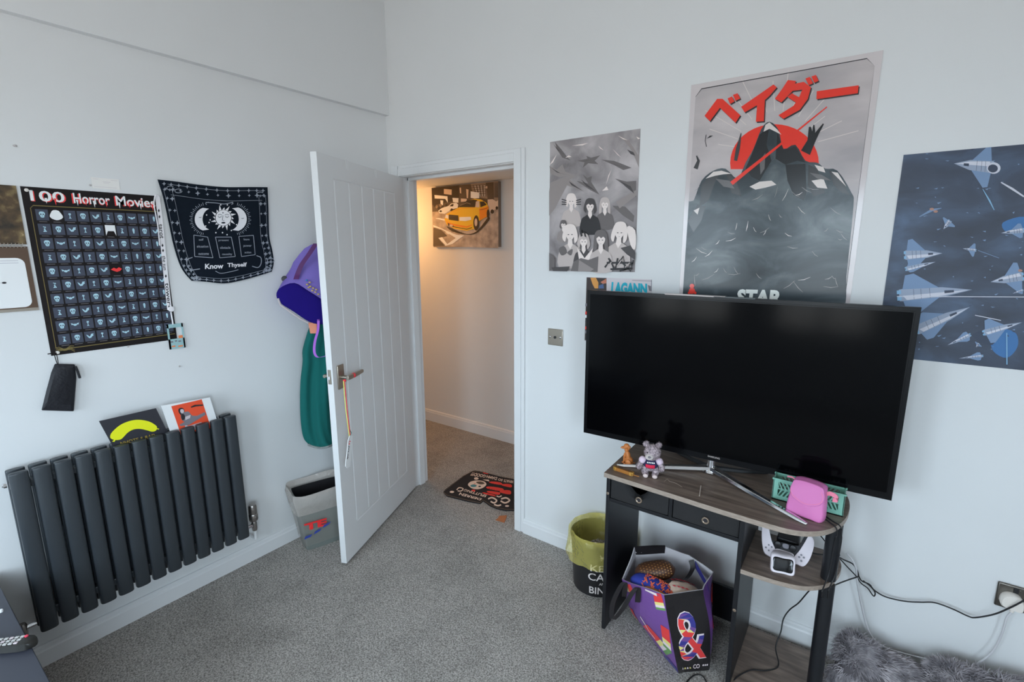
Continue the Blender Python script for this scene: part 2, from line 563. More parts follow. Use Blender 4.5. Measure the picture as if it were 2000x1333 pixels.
hpl = b.build('handle_plate', door, bevel=.003)
b = M()
b.tube([dp(.776, .962, DT + .006), dp(.776, .962, DT + .05)], .0095, STEEL, 14)
sec = []
for s_, z_, hw in ((.788, .962, .010), (.765, .962, .011), (.70, .963, .010), (.655, .965, .008), (.650, .965, .005)):
    sec.append([dp(s_, z_ - hw, DT + .040), dp(s_, z_ - hw, DT + .054), dp(s_, z_ + hw, DT + .054), dp(s_, z_ + hw, DT + .040)])
b.loft(sec, STEEL)
b.build('lever_handle', hpl, bevel=.002)
b = M(); b.tube([dp(.776, .962, .004), dp(.776, .962, -.05)], .009, STEEL, 12)
b.tube([dp(.785, .962, -.045), dp(.66, .962, -.047)], .008, STEEL, 10)
b.build('lever_handle', door)
b = M(); b.obox(dp(DW - .0005, .94, .010), DD * .0025, DN * .016, UP * .07, STEEL)
lp = b.build('latch_plate', door)
b = M(); b.obox(dp(DW + .001, .965, .013), DD * .010, DN * .010, UP * .014, CHROME)
b.build('latch_bolt', lp)
for z_ in (.22, 1.0, 1.75):
    M().tube([dp(-.004, z_, -.001), dp(-.004, z_ + .09, -.001)], .006, STEEL, 10).build('hinge', door)

# ------------------------------------------------------------------ radiator
RADM = mat('anthracite_enamel', C(40, 48, 55, .75), rough=0.38, spec=0.5)
RADC = mat('anthracite_end', C(38, 46, 53, .75), rough=0.4)
rad = thing('radiator', 'anthracite double column radiator fixed low on the left wall', 'radiator', (0.07, -1.45, 0.19))
def oval_col(cx, cy, z0, z1, ry, rx):
    b = M(); n = 22
    rings = []
    for z, k in ((z0, .93), (z0 + .003, 1), (z1 - .004, 1), (z1 - .001, .98), (z1, .94)):
        rings.append([(cx + rx * k * math.copysign(abs(math.cos(a)) ** .55, math.cos(a)), cy + ry * k * math.copysign(abs(math.sin(a)) ** .85, math.sin(a)), z)
                      for a in (2 * math.pi * j / n for j in range(n))])
    return b.loft(rings, RADM)
NCOL, RY0, RY1 = 13, -1.833, -1.069
pitch = (RY1 - RY0) / NCOL
proto = {}
for row, (cx, rx) in (('front', (.100, .015)), ('back', (.050, .012))):
    first = oval_col(cx, RY0 + pitch / 2, .197, .818, pitch * .43, rx).build('column', rad, smooth=50)
    for i in range(1, NCOL):
        c = first.copy(); COL.objects.link(c); c.parent = rad
        c.location = (0, pitch * i, 0)
for z_ in (.255, .765):
    M().box(.060, .090, RY0 + .006, RY1 - .006, z_ - .014, z_ + .014, RADC).build('header_rail', rad, bevel=.004)
for y_ in (-1.72, -1.18):
    M().box(.0, .048, y_ - .012, y_ + .012, .55, .62, RADC).build('wall_bracket', rad)
VALVE = mat('satin_nickel_valve', (0.36, 0.33, 0.31, 1), rough=0.25, metal=0.9)
def valve_body(y, sgn, head):
    b = M()
    b.tube([(.075, y - sgn * .036, .225), (.075, y, .225)], .009, CHROME, 12)
    b.lathe([(.011, .195), (.013, .205), (.013, .235), (.010, .245)], (.075, y, 0), VALVE, 14)
    vb = b.build('valve_body', rad)
    if head:
        b = M(); b.lathe([(.012, .245), (.019, .250), (.021, .258), (.021, .282), (.019, .286), (.020, .290), (.019, .325), (.016, .333), (.0, .335)], (.075, y, 0), VALVE, 18)
        b.build('valve_head', vb)
    b = M(); b.tube([(.075, y, .20), (.075, y, .150), (.03, y, .145), (-.0, y, .145)], .0075, TRIM if head else CHROME, 10)
    b.build('pipe_tail', vb)
valve_body(-1.032, 1, True)
valve_body(-1.868, -1, False)
b = M(); b.lathe([(.010, .0), (.010, .008), (.006, .012), (0, .013)], (.075, -1.834, .775), CHROME, 12, axis=(0, -1, 0)); b.build('bleed_plug', rad)

# ------------------------------------------------------------------ cards resting behind the radiator
CARDB = mat('card_black', C(33, 36, 44, .66), rough=.5)
YEL = mat('card_yellow', C(212, 205, 20, .66), rough=.5)
GOLDT = mat('card_ochre', C(140, 128, 50, .66), rough=.5)
WHT = mat('paper_white', C(205, 210, 225, .78), rough=.6)
RED = mat('card_red', C(225, 68, 40, .70), rough=.5)
G1 = mat('ink_grey', C(95, 97, 108, .66), rough=.55)
G2 = mat('ink_light_grey', C(160, 160, 170, .66), rough=.55)
G3 = mat('ink_black', C(30, 30, 36, .7), rough=.55)
def lean(pts_px, x0):
    return lambda px, py, h: at_x(px, py, x0 + h)
def k3(x, y): return (180 + x * .13, 760 + y * .13)
b = M()
o = [at_x(*k3(x, y), .074) for x, y in ((105, 488), (960, 293), (1155, 690))]
o.append(o[0] + (o[2] - o[1]))
b.ext(o, (-.004, 0, 0), CARDB)
pr = Print(b, lambda px, py, h: at_x(*k3(px, py), .0742 + h))
pr.up()
pr.p(loop([(270, 720), (300, 650), (420, 545), (560, 485), (700, 465), (850, 490), (950, 545), (975, 585), (955, 630), (900, 645), (830, 625), (720, 602), (620, 612), (540, 655), (480, 715), (430, 760), (360, 770), (295, 755)], 4), YEL)
pr.p([(968, 592), (1008, 598), (1000, 612), (972, 606)], YEL).p([(330, 765), (350, 770), (335, 798), (298, 792)], YEL)
pr.t('NHOTE & RAD', ((420, 800), (940, 672), (948, 722), (432, 848)), GOLDT)
tag(b.build('greeting_card', smooth=0), 'black card with a yellow sausage balloon, tucked behind the radiator', 'card', 'cards tucked behind the radiator')
b = M()
o = [at_x(*k3(x, y), .076) for x, y in ((1040, 255), (1770, 130), (1890, 520))]
o.append(o[0] + (o[2] - o[1]))
b.ext(o, (-.004, 0, 0), WHT)
pr = Print(b, lambda px, py, h: at_x(*k3(px, py), .0762 + h)); pr.up()
pr.p([(1188, 262), (1645, 158), (1770, 540), (1775, 600), (1330, 680)], RED); pr.up()
pr.p(loop([(1300, 300), (1350, 285), (1385, 320), (1380, 370), (1340, 400), (1300, 350)], 4), G3).p(loop([(1330, 310), (1370, 310), (1378, 350), (1350, 370), (1325, 345)], 4), G2)
pr.p(loop([(1340, 380), (1440, 340), (1500, 400), (1570, 410), (1560, 470), (1460, 520), (1350, 470)], 4), G1)
pr.p([(1390, 530), (1440, 560), (1640, 500), (1670, 560), (1640, 600), (1440, 630), (1400, 590)], G2)
pr.p([(1480, 270), (1540, 240), (1668, 235), (1666, 255), (1560, 265), (1490, 285)], G3); pr.up()
pr.p(loop([(1335, 395), (1365, 375), (1395, 410), (1385, 460), (1350, 465)], 4), G3).p([(1310, 540), (1400, 490), (1690, 350), (1705, 390), (1450, 545), (1330, 560)], G1); pr.up()
pr.p([(1400, 420), (1480, 390), (1470, 440), (1400, 470)], G2)
tag(b.build('greeting_card', smooth=0), 'white card with a red square and a grey seated figure, tucked behind the radiator', 'card', 'cards tucked behind the radiator')

# ------------------------------------------------------------------ left wall: chart poster
PBLK = mat('poster_black', C(20, 17, 19, .8), rough=.5, spec=.25)
CELL = mat('chart_cell_slate', C(58, 67, 84, .8), rough=.5, spec=.25)
ICON = mat('chart_icon', C(142, 184, 204, .78), rough=.5)
ICOD = mat('chart_icon_dark', C(46, 54, 68, .66), rough=.5)
PWHT = mat('print_white', C(215, 218, 226, .78), rough=.5)
PRED = mat('print_red', C(205, 45, 48, .68), rough=.5)
OLIVE = mat('print_olive', C(92, 86, 48, .66), rough=.5)
CAPT = mat('print_caption', C(88, 92, 98, .66), rough=.5)
HY0, HY1, HZ0, HZ1 = -1.6465, -1.2335, 1.193, 1.799
def onleft(y0, y1, z0, z1, x=0.0022):
    """u to the right 0..1, v downward 0..1 on the left wall"""
    return lambda u, v, h: np.array((x + h, y0 + (y1 - y0) * u, z1 + (z0 - z1) * v))
b = M().box(.0006, .0022, HY0, HY1, HZ0, HZ1, PBLK)
pr = Print(b, onleft(HY0, HY1, HZ0, HZ1)); pr.up()
asp = (HZ1 - HZ0) / (HY1 - HY0)
pr.line([(.985, .105), (.06, .105), (.04, .12), (.04, .955), (.06, .968), (.985, .958)], .005, OLIVE)
pr.t('100', (.055, .022, .285, .082), PRED, .02).t('Horror', (.325, .022, .60, .082), PRED, .02).t('Movies', (.635, .022, .965, .082), PRED, .02)
pr.up()
pr.t('100', (.05, .018, .275, .079), PWHT, .015).t('Horror', (.335, .018, .60, .079), PWHT, .015).t('Movies', (.645, .018, .965, .079), PWHT, .015)
for k, (x, y, l) in enumerate(((.14, .078, .012), (.2, .078, .02), (.35, .078, .016), (.41, .078, .012), (.47, .078, .022), (.56, .078, .014), (.66, .078, .02), (.74, .078, .014), (.83, .078, .02), (.93, .078, .024))):
    pr.p([(x, y - .02), (x + .018, y - .02), (x + .010, y + l)], PRED if k % 2 else PWHT)
U0, U1, V0, V1 = .060, .982, .122, .955
cw, ch = (U1 - U0) / 10, (V1 - V0) / 10
def icon(kind, cx, cy, s):
    t = s / asp
    e = lambda q: [(cx + a * s, cy + c * t) for a, c in q]
    if kind == 'skull':
        pr.p(e(loop([(-.42, -.15), (-.25, -.5), (.25, -.5), (.42, -.15), (.3, .15), (.2, .5), (-.2, .5), (-.3, .15)], 3)), ICON)
        pr.up()
        for d in (-.17, .17): pr.p(e(disc(d, -.05, .12, 8)), ICOD)
        pr.p(e([(0, .1), (.06, .22), (-.06, .22)]), ICOD).p(e([(-.15, .31), (.15, .31), (.15, .35), (-.15, .35)]), ICOD)
        pr.h -= pr.step
    elif kind == 'bat':
        pr.p(e([(-.6, -.3), (-.3, -.18), (-.1, -.05), (-.06, -.2), (0, -.12), (.06, -.2), (.1, -.05), (.3, -.18), (.6, -.3), (.5, .08), (.3, .02), (.2, .2), (0, .28), (-.2, .2), (-.3, .02), (-.5, .08)]), ICON)
    elif kind == 'swoop':
        pr.p(e([(-.55, -.35), (-.25, -.15), (-.1, .1), (.1, -.1), (.2, -.4), (.6, -.45), (.5, -.2), (.55, -.05), (.3, .1), (.15, .35), (-.15, .4), (-.35, .15)]), ICON)
    elif kind == 'hand':
        pr.p(e([(-.25, .5), (-.15, .3), (-.02, .2), (-.14, .05), (-.05, -.1), (.1, -.1), (.1, .2), (.25, .38), (.25, .5)]), ICON)
        pr.p(e([(-.1, -.28), (.1, -.45), (.25, -.3), (.12, -.18)]), ICON).p(e(disc(-.1, -.4, .08, 6)), ICON)
    elif kind == 'candle':
        pr.p(e([(-.22, .5), (-.05, .32), (-.06, -.15), (.06, -.15), (.05, .32), (.22, .5)]), ICON)
        pr.p(e([(-.2, -.15), (-.08, -.5), (.04, -.36), (.15, -.48), (.2, -.15)]), ICON)
    else:
        pr.p(e([(-.1, -.5), (.1, -.5), (.2, -.2), (.1, .5), (-.1, .5), (-.2, -.2)]), ICON)
rows_a = ['skull', 'bat', 'candle', 'skull', 'swoop', 'hand', 'skull', 'bat', 'candle', 'coffin']
rows_b = ['hand', 'skull', 'swoop', 'candle', 'skull', 'bat', 'hand', 'coffin', 'skull', 'swoop']
base_h = pr.h
for r in range(10):
    for c in range(10):
        u, v = U0 + cw * c, V0 + ch * r
        pr.h = base_h
        cu, cv = u + cw * .5, v + ch * .40
        if (r, c) == (0, 1):
            pr.p([(cu + .042 * math.cos(a) * (1 + .15 * math.sin(3 * a)), cv + .03 * math.sin(a)) for a in np.linspace(0, 6.0, 16)], PWHT)
        elif (r, c) == (1, 5):
            pr.p([(u + .01, v), (u + cw - .004, v), (u + cw - .004, v + ch * .8), (u + cw * .8, v + ch * .45), (u + cw * .3, v + ch * .45), (u + .01, v + ch * .8)], PWHT)
        elif (r, c) == (4, 5):
            pr.p([(u + .004, cv), (u + .03, cv - .012), (u + .05, cv - .004), (u + .07, cv - .014), (u + cw, cv - .003), (u + .075, cv + .01), (u + .05, cv + .016), (u + .03, cv + .010)], PRED)
        else:
            pr.p([(u + .006, v + .003), (u + cw - .005, v + .003), (u + cw - .005, v + ch * .80), (u + .006, v + ch * .80)], CELL)
            pr.up()
            icon((rows_b if r % 2 else rows_a)[c], cu, cv, cw * .52)
        pr.h = base_h
        pr.p([(u + .02, v + ch * .875), (u + .02 + cw * (.4 + .3 * rnd.random()), v + ch * .875), (u + .02 + cw * .6, v + ch * .91), (u + .02, v + ch * .91)], CAPT)
pr.h = base_h
cx, cy = .10, .972
pr.p([(cx + q * .025, cy + w * .007) for q, w in disc(0, 0, 1, 10)], OLIVE)
for sgn in (-1, 1):
    for k in (-1, -.3, .4, 1):
        pr.line([(cx, cy), (cx + sgn * .04, cy + k * .012 - .008), (cx + sgn * .065, cy + k * .018 + .002)], .004, OLIVE)
tag(b.build('chart_poster', smooth=0), 'black poster of a hundred small movie icons under dripping red and white title', 'poster')
PIN = mat('clear_plastic_pin', C(170, 178, 180, .66), rough=.25)
for py_, pz_ in ((-1.632, 1.787), (-1.628, 1.203)):
    b = M().lathe([(.006, 0), (.006, .002), (.003, .003), (.003, .007), (.0045, .009), (0, .0095)], (.0025, py_, pz_), PIN, 12, axis=(1, 0, 0))
    tag(b.build('push_pin'), 'clear push pin in the %s left corner of the movie chart poster' % ('upper' if pz_ > 1.5 else 'lower'), 'pin', 'push pins on the movie chart')

# calendar at the frame's edge
CAL = ramp_mat('calendar_photo', ((.35, C(30, 27, 22, .6)), (.55, C(62, 52, 36, .6)), (.68, C(96, 88, 62, .6)), (.78, C(170, 165, 140, .6))), 26, rough=.4, detail=8)
CALB = mat('calendar_brown', C(66, 54, 44, .62), rough=.4)
SILV = mat('calendar_silver', C(128, 130, 126, .64), rough=.25, metal=.5)
cal = thing('wall_calendar', 'spiral bound wall calendar with a dark photo above a white page', 'calendar', (0, -1.80, 1.366))
YC0, YC1 = -2.06, -1.657
b = M().box(.0005, .004, YC0, YC1, 1.60, 1.799, CAL); b.build('photo_page', cal, smooth=0)
b = M().box(.0005, .004, YC0, YC1, 1.366, 1.592, CALB).box(.004, .0046, YC0, YC1 + .0, 1.366, 1.376, SILV)
mpg = b.build('month_page', cal, smooth=0)
rr = .022
o = [(YC0, 1.380), (YC1 - .014 - rr, 1.380)] + [(YC1 - .014 - rr + rr * math.sin(a), 1.380 + rr - rr * math.cos(a)) for a in np.linspace(.2, 1.57, 6)] + [(YC1 - .014 - rr + rr * math.cos(a), 1.553 - rr + rr * math.sin(a)) for a in np.linspace(0, 1.57, 6)] + [(YC0, 1.553)]
b = M().poly([(.0047, y, z) for y, z in o], WHT)
INK = mat('ink_thin_grey', C(140, 146, 165, .7), rough=.6)
for z_ in (1.543, 1.535): b.box(.0048, .0051, YC0, YC1 - .03, z_, z_ + .0012, INK)
b.box(.0048, .0051, YC0, YC1 - .075, 1.468, 1.4692, INK)
b.poly([(.0052, y, z) for y, z in disc(YC1 - .075, 1.4685, .006, 12, .0035)], G3)
b.build('white_panel', mpg, smooth=0)
b = M().tube([(.006, YC0, 1.596), (.006, YC1 - .01, 1.596)], .0012, SILV, 6)
b.build('binding_wire', cal)
yy = YC1 - .012
ring0 = None
ringm = mat('spiral_wire', C(150, 152, 150, .66), rough=.3, metal=.6)
while yy > -1.80:
    if ring0 is None:
        ring0 = M().tube([(.004 + .007 * math.cos(a), yy + .001 * a, 1.596 + .008 * math.sin(a)) for a in np.linspace(0, 6.0, 12)], .0013, ringm, 5).build('spiral_loop', cal)
        y00 = yy
    else:
        c = ring0.copy(); COL.objects.link(c); c.parent = cal; c.location = (0, yy - y00, 0)
    yy -= .0092

# clear ticket stuck above the poster
b = M()
TICK = mat('clear_ticket', C(192, 197, 203, .70), rough=.25)
TICK2 = mat('ticket_ink', C(165, 172, 182, .68), rough=.4)
b.box(.0004, .0012, -1.446, -1.360, 1.811, 1.851, TICK)
for y_, z_, l in ((-1.44, 1.846, .016), (-1.385, 1.846, .02), (-1.412, 1.838, .025), (-1.410, 1.834, .018), (-1.44, 1.818, .07)):
    b.box(.0012, .0015, y_, y_ + l, z_ - .001, z_ + .0005, TICK2)
tag(b.build('paper_ticket', smooth=0), 'small clear printed slip stuck to the wall above the movie chart', 'ticket')

# lanyard with a card holder hanging over the poster's right edge
LANW = mat('lanyard_white', C(200, 204, 216, .76), rough=.6)
lan = thing('lanyard', 'white printed lanyard with a clear card holder over the movie chart edge', 'lanyard', (.004, -1.235, 1.15))
b = M()
lx = lambda px, py: at_x(px, py, .006)
Lp = spline([(307, 383), (313, 430), (319, 490), (325, 550), (331, 606)], 5)
vs = []
for q in Lp:
    a, c = at_x(q[0] - 4.5, q[1], .006), at_x(q[0] + 4.5, q[1], .006)
    vs.append([a, c, c + (.0012, 0, 0), a + (.0012, 0, 0)])
b.loft(vs, LANW)
Lq = spline([(302, 386), (301, 402), (308, 440), (312, 480)], 4)
b.tube([at_x(q[0], q[1], .010) for q in Lq], .0022, LANW, 6)
b.tube([at_x(*q, .009) for q in spline([(302, 388), (304, 382), (310, 383)], 4)], .003, LANW, 6)
lt = lambda px, py, h: at_x(px, py, .0074 + h)
pr = Print(b, lt); pr.up()
for k, (txt, ya, yb) in enumerate((('tarot', 438, 466), ('the sun', 500, 528), ('tower', 553, 596))):
    fx = lambda y: 307 + (y - 383) * .1075
    xa, xb = fx(ya), fx(yb)
    pr.t(txt, ((xa + 3.6, ya), (xb + 3.6, yb), (xb - 3.2, yb), (xa - 3.2, ya)), G3, .01)
for y_ in (412, 424, 480, 490, 540, 600):
    x_ = 307 + (y_ - 383) * .1075
    pr.p([(x_ - 2, y_), (x_, y_ - 4), (x_ + 2, y_), (x_, y_ + 3)], G3)
b.build('strap', lan, smooth=60)
b = M()
b.lathe([(.011, 0), (.012, .002), (.011, .005), (0, .006)], tuple(at_x(334, 604, .006)), LANW, 16, axis=(1, 0, 0))
b.tube([at_x(334, 610, .010), at_x(336, 622, .010), at_x(338, 634, .008)], .003, LANW, 8)
b.build('clip', lan)
HOLD = mat('mint_card_holder', C(120, 160, 170, .68), rough=.3)
b = M()
yh0, yh1, zh0, zh1 = -1.268, -1.207, 1.153, 1.262
for a in ((yh0, yh0 + .006, zh0, zh1), (yh1 - .006, yh1, zh0, zh1), (yh0, yh1, zh1 - .016, zh1), (yh0, yh1, zh0, zh0 + .044)):
    b.box(.0035, .008, *a, HOLD)
b.box(.006, .0075, yh0 + .012, yh1 - .012, zh1 - .011, zh1 - .006, PBLK)
ORNG = mat('badge_orange', C(190, 110, 70, .66), rough=.5)
b.box(.008, .0084, yh1 - .022, yh1 - .006, zh0 + .044, zh0 + .056, ORNG)
for y_, z_, w in ((-1.262, 1.185, .010), (-1.245, 1.187, .008), (-1.232, 1.184, .010), (-1.26, 1.165, .014), (-1.235, 1.162, .018)):
    b.box(.008, .0084, y_, y_ + w, z_ - .003, z_ + .003, G1 if z_ > 1.17 else ORNG)
b.build('card_holder', lan, smooth=0)

# small black drawstring pouch hung from the poster's lower corner
PCH = mat('pouch_black_nylon', C(24, 27, 34, .8), rough=.55, spec=.35, bump=.6, bscale=60)
pch = thing('drawstring_pouch', 'small black drawstring pouch hanging below the movie chart', 'pouch', (.012, -1.64, .98))
b = M()
outl = [(107, 711), (146, 712), (149, 740), (144, 804), (81, 802), (90, 765), (100, 728)]
top = [at_x(px, py, .004) for px, py in outl]
mid = [at_x(px, py, .016) for px, py in outl]
cen = sum(mid) / len(mid)
fr = [cen + (q - cen) * .75 + np.array((.006 + .003 * (i % 2), 0, 0)) for i, q in enumerate(mid)]
if np.cross(top[1] - top[0], top[2] - top[0])[0] < 0: top, mid, fr = top[::-1], mid[::-1], fr[::-1]
b.loft([top, mid, fr], PCH)
b.build('pouch_body', pch, bevel=.003)
b = M()
b.tube([at_x(112, 712, .012), at_x(108, 700, .010), at_x(105, 688, .006)], .0013, PBLK, 6)
b.tube([at_x(114, 712, .012), at_x(112, 700, .010), at_x(110, 690, .006)], .0013, PBLK, 6)
b.build('cord', pch)
b = M(); b.tube([at_x(*q, .016) for q in ((147, 716), (150, 722), (153, 730), (156, 739))], .004, PCH, 8); b.build('pull_tab', pch)
b = M(); b.tube([at_x(93, 692, .004), at_x(112, 689, .004)], .002, PBLK, 6); b.build('hanging_stick', pch)

# ------------------------------------------------------------------ tapestry cloth pinned to the left wall
NAVY = mat('tapestry_navy', C(16, 25, 36, .8), rough=.95, spec=.15, bump=.15, bscale=300)
TW = mat('tapestry_print', C(190, 198, 212, .70), rough=.85)
TD = mat('tapestry_dim_print', C(120, 134, 150, .68), rough=.85)
def t6(x, y): return (300 + x * .17253, 340 + y * .17253)
topc = spline([(45, 62), (250, 85), (500, 120), (800, 148), (1100, 148), (1290, 150)], 5)
botc = spline([(430, 1210), (600, 1222), (800, 1240), (1000, 1205), (1200, 1150), (1340, 1105)], 5)
lefc = spline([(45, 62), (110, 270), (175, 570), (225, 800), (290, 1010), (350, 1120), (430, 1210)], 5)
rigc = spline([(1290, 150), (1300, 380), (1310, 700), (1345, 870), (1360, 1000), (1340, 1105)], 6)
def samp(c, t):
    t = min(max(t, 0), 1) * (len(c) - 1); i = min(int(t), len(c) - 2); return c[i] * (1 - t + i) + c[i + 1] * (t - i)
def coons(s, t):
    return (1 - t) * samp(topc, s) + t * samp(botc, s) + (1 - s) * samp(lefc, t) + s * samp(rigc, t) - ((1 - s) * (1 - t) * topc[0] + s * (1 - t) * topc[-1] + (1 - s) * t * botc[0] + s * t * botc[-1])
def relief(x, y):
    return .008 + .004 * math.sin(x * .006 + y * .003) + .003 * math.sin(y * .011 - x * .004)
def tw(x, y, h):
    return at_x(*t6(x, y), relief(x, y) + .001 + h)
b = M(); ns, nt_ = 30, 30
grid = [[coons(i / ns, j / nt_) for i in range(ns + 1)] for j in range(nt_ + 1)]
vs = [tw(g[0], g[1], 0) for row in grid for g in row]
back = [v - np.array((.0015, 0, 0)) for v in vs]
fs = []
for j in range(nt_):
    for i in range(ns):
        a = j * (ns + 1) + i
        fs.append((a, a + ns + 1, a + ns + 2, a + 1))
N = len(vs)
b.add(vs + back, fs + [tuple(k + N for k in f[::-1]) for f in fs], NAVY)
pr = Print(b, tw, .0009, .0012); pr.up()
def sub(pts, k=6):
    return [tuple(np.array(pts[i]) + (np.array(pts[(i + 1) % len(pts)]) - np.array(pts[i])) * j / k) for i in range(len(pts)) for j in range(k)]
# crescents
def crescent(cx, cy, r, side, shift):
    a = np.linspace(-1.25, 1.25, 14)
    o = [(cx - side * r * math.cos(q), cy + r * math.sin(q)) for q in a]
    i = [(cx - side * (r * .80 * math.cos(q) - shift), cy + r * .92 * math.sin(q)) for q in a[::-1]]
    n = len(a)
    for k in range(n - 1):
        pr.p([o[k], o[k + 1], i[n - 2 - k], i[n - 1 - k]], TW)
crescent(600, 512, 135, 1, 62)
crescent(915, 512, 140, -1, 62)
for k in range(24):
    a = math.pi * (.58 + .84 * k / 23)
    pr.line([(605 + 165 * math.cos(a), 512 + 160 * math.sin(a)), (605 + (186 + 14 * (k % 2)) * math.cos(a), 512 + (182 + 12 * (k % 2)) * math.sin(a))], 6, TD)
    a = math.pi - a
    pr.line([(905 + 165 * math.cos(a), 512 + 160 * math.sin(a)), (905 + (186 + 14 * (k % 2)) * math.cos(a), 512 + (182 + 12 * (k % 2)) * math.sin(a))], 6, TD)
for k in range(16):
    a = 2 * math.pi * k / 16; w = .16
    rr = 150 if k % 2 else 120
    pr.p([(790 + 96 * math.cos(a - w), 497 + 92 * math.sin(a - w)), (790 + rr * math.cos(a + .1), 497 + rr * math.sin(a + .1)), (790 + 96 * math.cos(a + w), 497 + 92 * math.sin(a + w))], TW)
pr.p(disc(790, 497, 88, 26), TW); pr.up()
for s_ in (-1, 1):
    pr.line([(790 + s_ * 62, 480), (790 + s_ * 45, 494), (790 + s_ * 20, 482)], 6, NAVY)
    pr.line([(790 + s_ * 62, 466), (790 + s_ * 40, 456), (790 + s_ * 16, 466)], 5, NAVY)
pr.line([(785, 470), (778, 525), (800, 528)], 5, NAVY).p(disc(790, 553, 24, 12, 9), NAVY).p(disc(785, 440, 7, 8), NAVY)
pr.line([(512, 490), (528, 496), (542, 488)], 5, NAVY).line([(995, 500), (1008, 506), (1022, 498)], 5, NAVY)
pr.h -= pr.step
for x, y in ((600, 465), (590, 590), (628, 550), (640, 520), (705, 665), (780, 665), (832, 688), (940, 575), (970, 495), (880, 640), (760, 350), (835, 350)):
    pr.p(disc(x, y, 8, 8), TW)
# tarot boxes
for q in (((455, 692), (612, 715), (672, 950), (465, 935)), ((700, 715), (880, 715), (925, 935), (750, 950)), ((965, 708), (1130, 695), (1150, 915), (995, 935))):
    for i in range(4):
        pr.line([q[i], q[(i + 1) % 4]], 7, TD)
for txt, x0, y0, x1, y1 in (('self', 512, 732, 565, 756), ('situation', 490, 808, 620, 834), ('outcome', 508, 892, 625, 918), ('present', 735, 742, 850, 768), ('obstacle', 752, 820, 870, 848), ('causality', 775, 896, 890, 926), ('future', 1018, 728, 1085, 752), ('power', 1018, 806, 1110, 832), ('action', 1030, 876, 1105, 900)):
    pr.t(txt, (x0, y0, x1, y1), TD, .01)
pr.t('Know', ((582, 1018), (790, 1012), (790, 1072), (582, 1078)), TW, .03).t('Thyself', ((835, 1008), (1055, 1002), (1055, 1062), (835, 1070)), TW, .03)
pr.line(spline([(440, 945), (385, 970), (380, 1040), (430, 1085), (525, 1075)], 5), 9, TD).line(spline([(1165, 925), (1215, 950), (1215, 1020), (1180, 1060), (1115, 1045)], 5), 9, TD)
pr.line(spline([(590, 322), (700, 328), (800, 340), (900, 320)], 5), 8, TD).line(spline([(700, 1100), (760, 1125), (860, 1110), (960, 1085)], 5), 7, TD)
pr.line(spline([(600, 350), (590, 330), (625, 318)], 4), 7, TD).line(spline([(880, 345), (900, 335), (880, 322)], 4), 7, TD)
def star(x, y, r):
    pr.p([(x, y - r), (x + r * .28, y - r * .28), (x + r, y), (x + r * .28, y + r * .28), (x, y + r), (x - r * .28, y + r * .28), (x - r, y), (x - r * .28, y - r * .28)], TD)
for k in range(12):                                     # border of little stars and dots along all four sides
    u = k / 11
    for t_, r_ in ((.035, 24), (.085, 30 if k % 3 == 1 else 18), (.95, 22)):
        g = coons(.06 + .88 * u, t_); star(g[0], g[1], r_)
    for s_, r_ in ((.045, 22), (.105, 30 if k % 2 else 20), (.955, 22), (.90, 26 if k % 2 else 16)):
        g = coons(s_, .09 + .84 * u); star(g[0], g[1], r_)
for t_ in (.035, .135, .905, .955):
    pr.line([coons(q, t_) for q in np.linspace(.1, .92, 16)], 4, TD)
for s_ in (.03, .13, .97, .88):
    pr.line([coons(s_, q) for q in np.linspace(.1, .9, 16)], 3.5, TD)
for s_, t_ in ((.12, .07), (.9, .07), (.1, .94), (.92, .92), (.2, .09), (.96, .75)):
    g = coons(s_, t_)
    pr.line([(g[0] + 42 * math.cos(a), g[1] + 22 * math.sin(a)) for a in np.linspace(0, 5.6, 12)], 7, TD)
tag(b.build('tapestry_cloth', smooth=60), 'navy cloth printed with a sun between two moons, pinned to the wall', 'tapestry')

# bits of putty left on the walls
PUT = mat('putty_grey', C(140, 146, 152, .66), rough=.8)
for (q, lab) in (((29, 285), 'small grey putty mark on the wall above the calendar'), ((350, 716), 'small grey putty dot on the bare wall above the radiator'), ((250, 677), 'small grey putty dot just below the movie chart'), ((176, 362), 'small grey putty dot beside the clear slip above the movie chart')):
    p_ = at_x(*q, .0)
    b = M().ell((.0015, p_[1], p_[2]), (.003, .006 if q[0] < 40 else .004, .004), PUT, 8, 5)
    tag(b.build('putty_mark'), lab, 'putty', 'putty marks on the wall')

# ------------------------------------------------------------------ back wall posters
def onback(f, y=-.0022):
    return lambda a, c, h: at_y(*f(a, c), y - h)
def sheet(corners_px, y0, y1, mt):
    """a thin sheet on the back wall whose front face lies at y1"""
    f = [at_y(px, py, y1) for px, py in corners_px]
    return M().ext(f, (0, y0 - y1, 0), mt)
def greys(n, v, k=.86, rough=.5):
    return mat(n, C(v, v + 1, v + 5, k), rough=rough)
K0, K1, K2, K3, K4, K5 = (greys('print_grey_%s' % nm, v) for nm, v in (('black', 34), ('charcoal', 62), ('dark', 92), ('mid', 128), ('pale', 168), ('white', 205)))

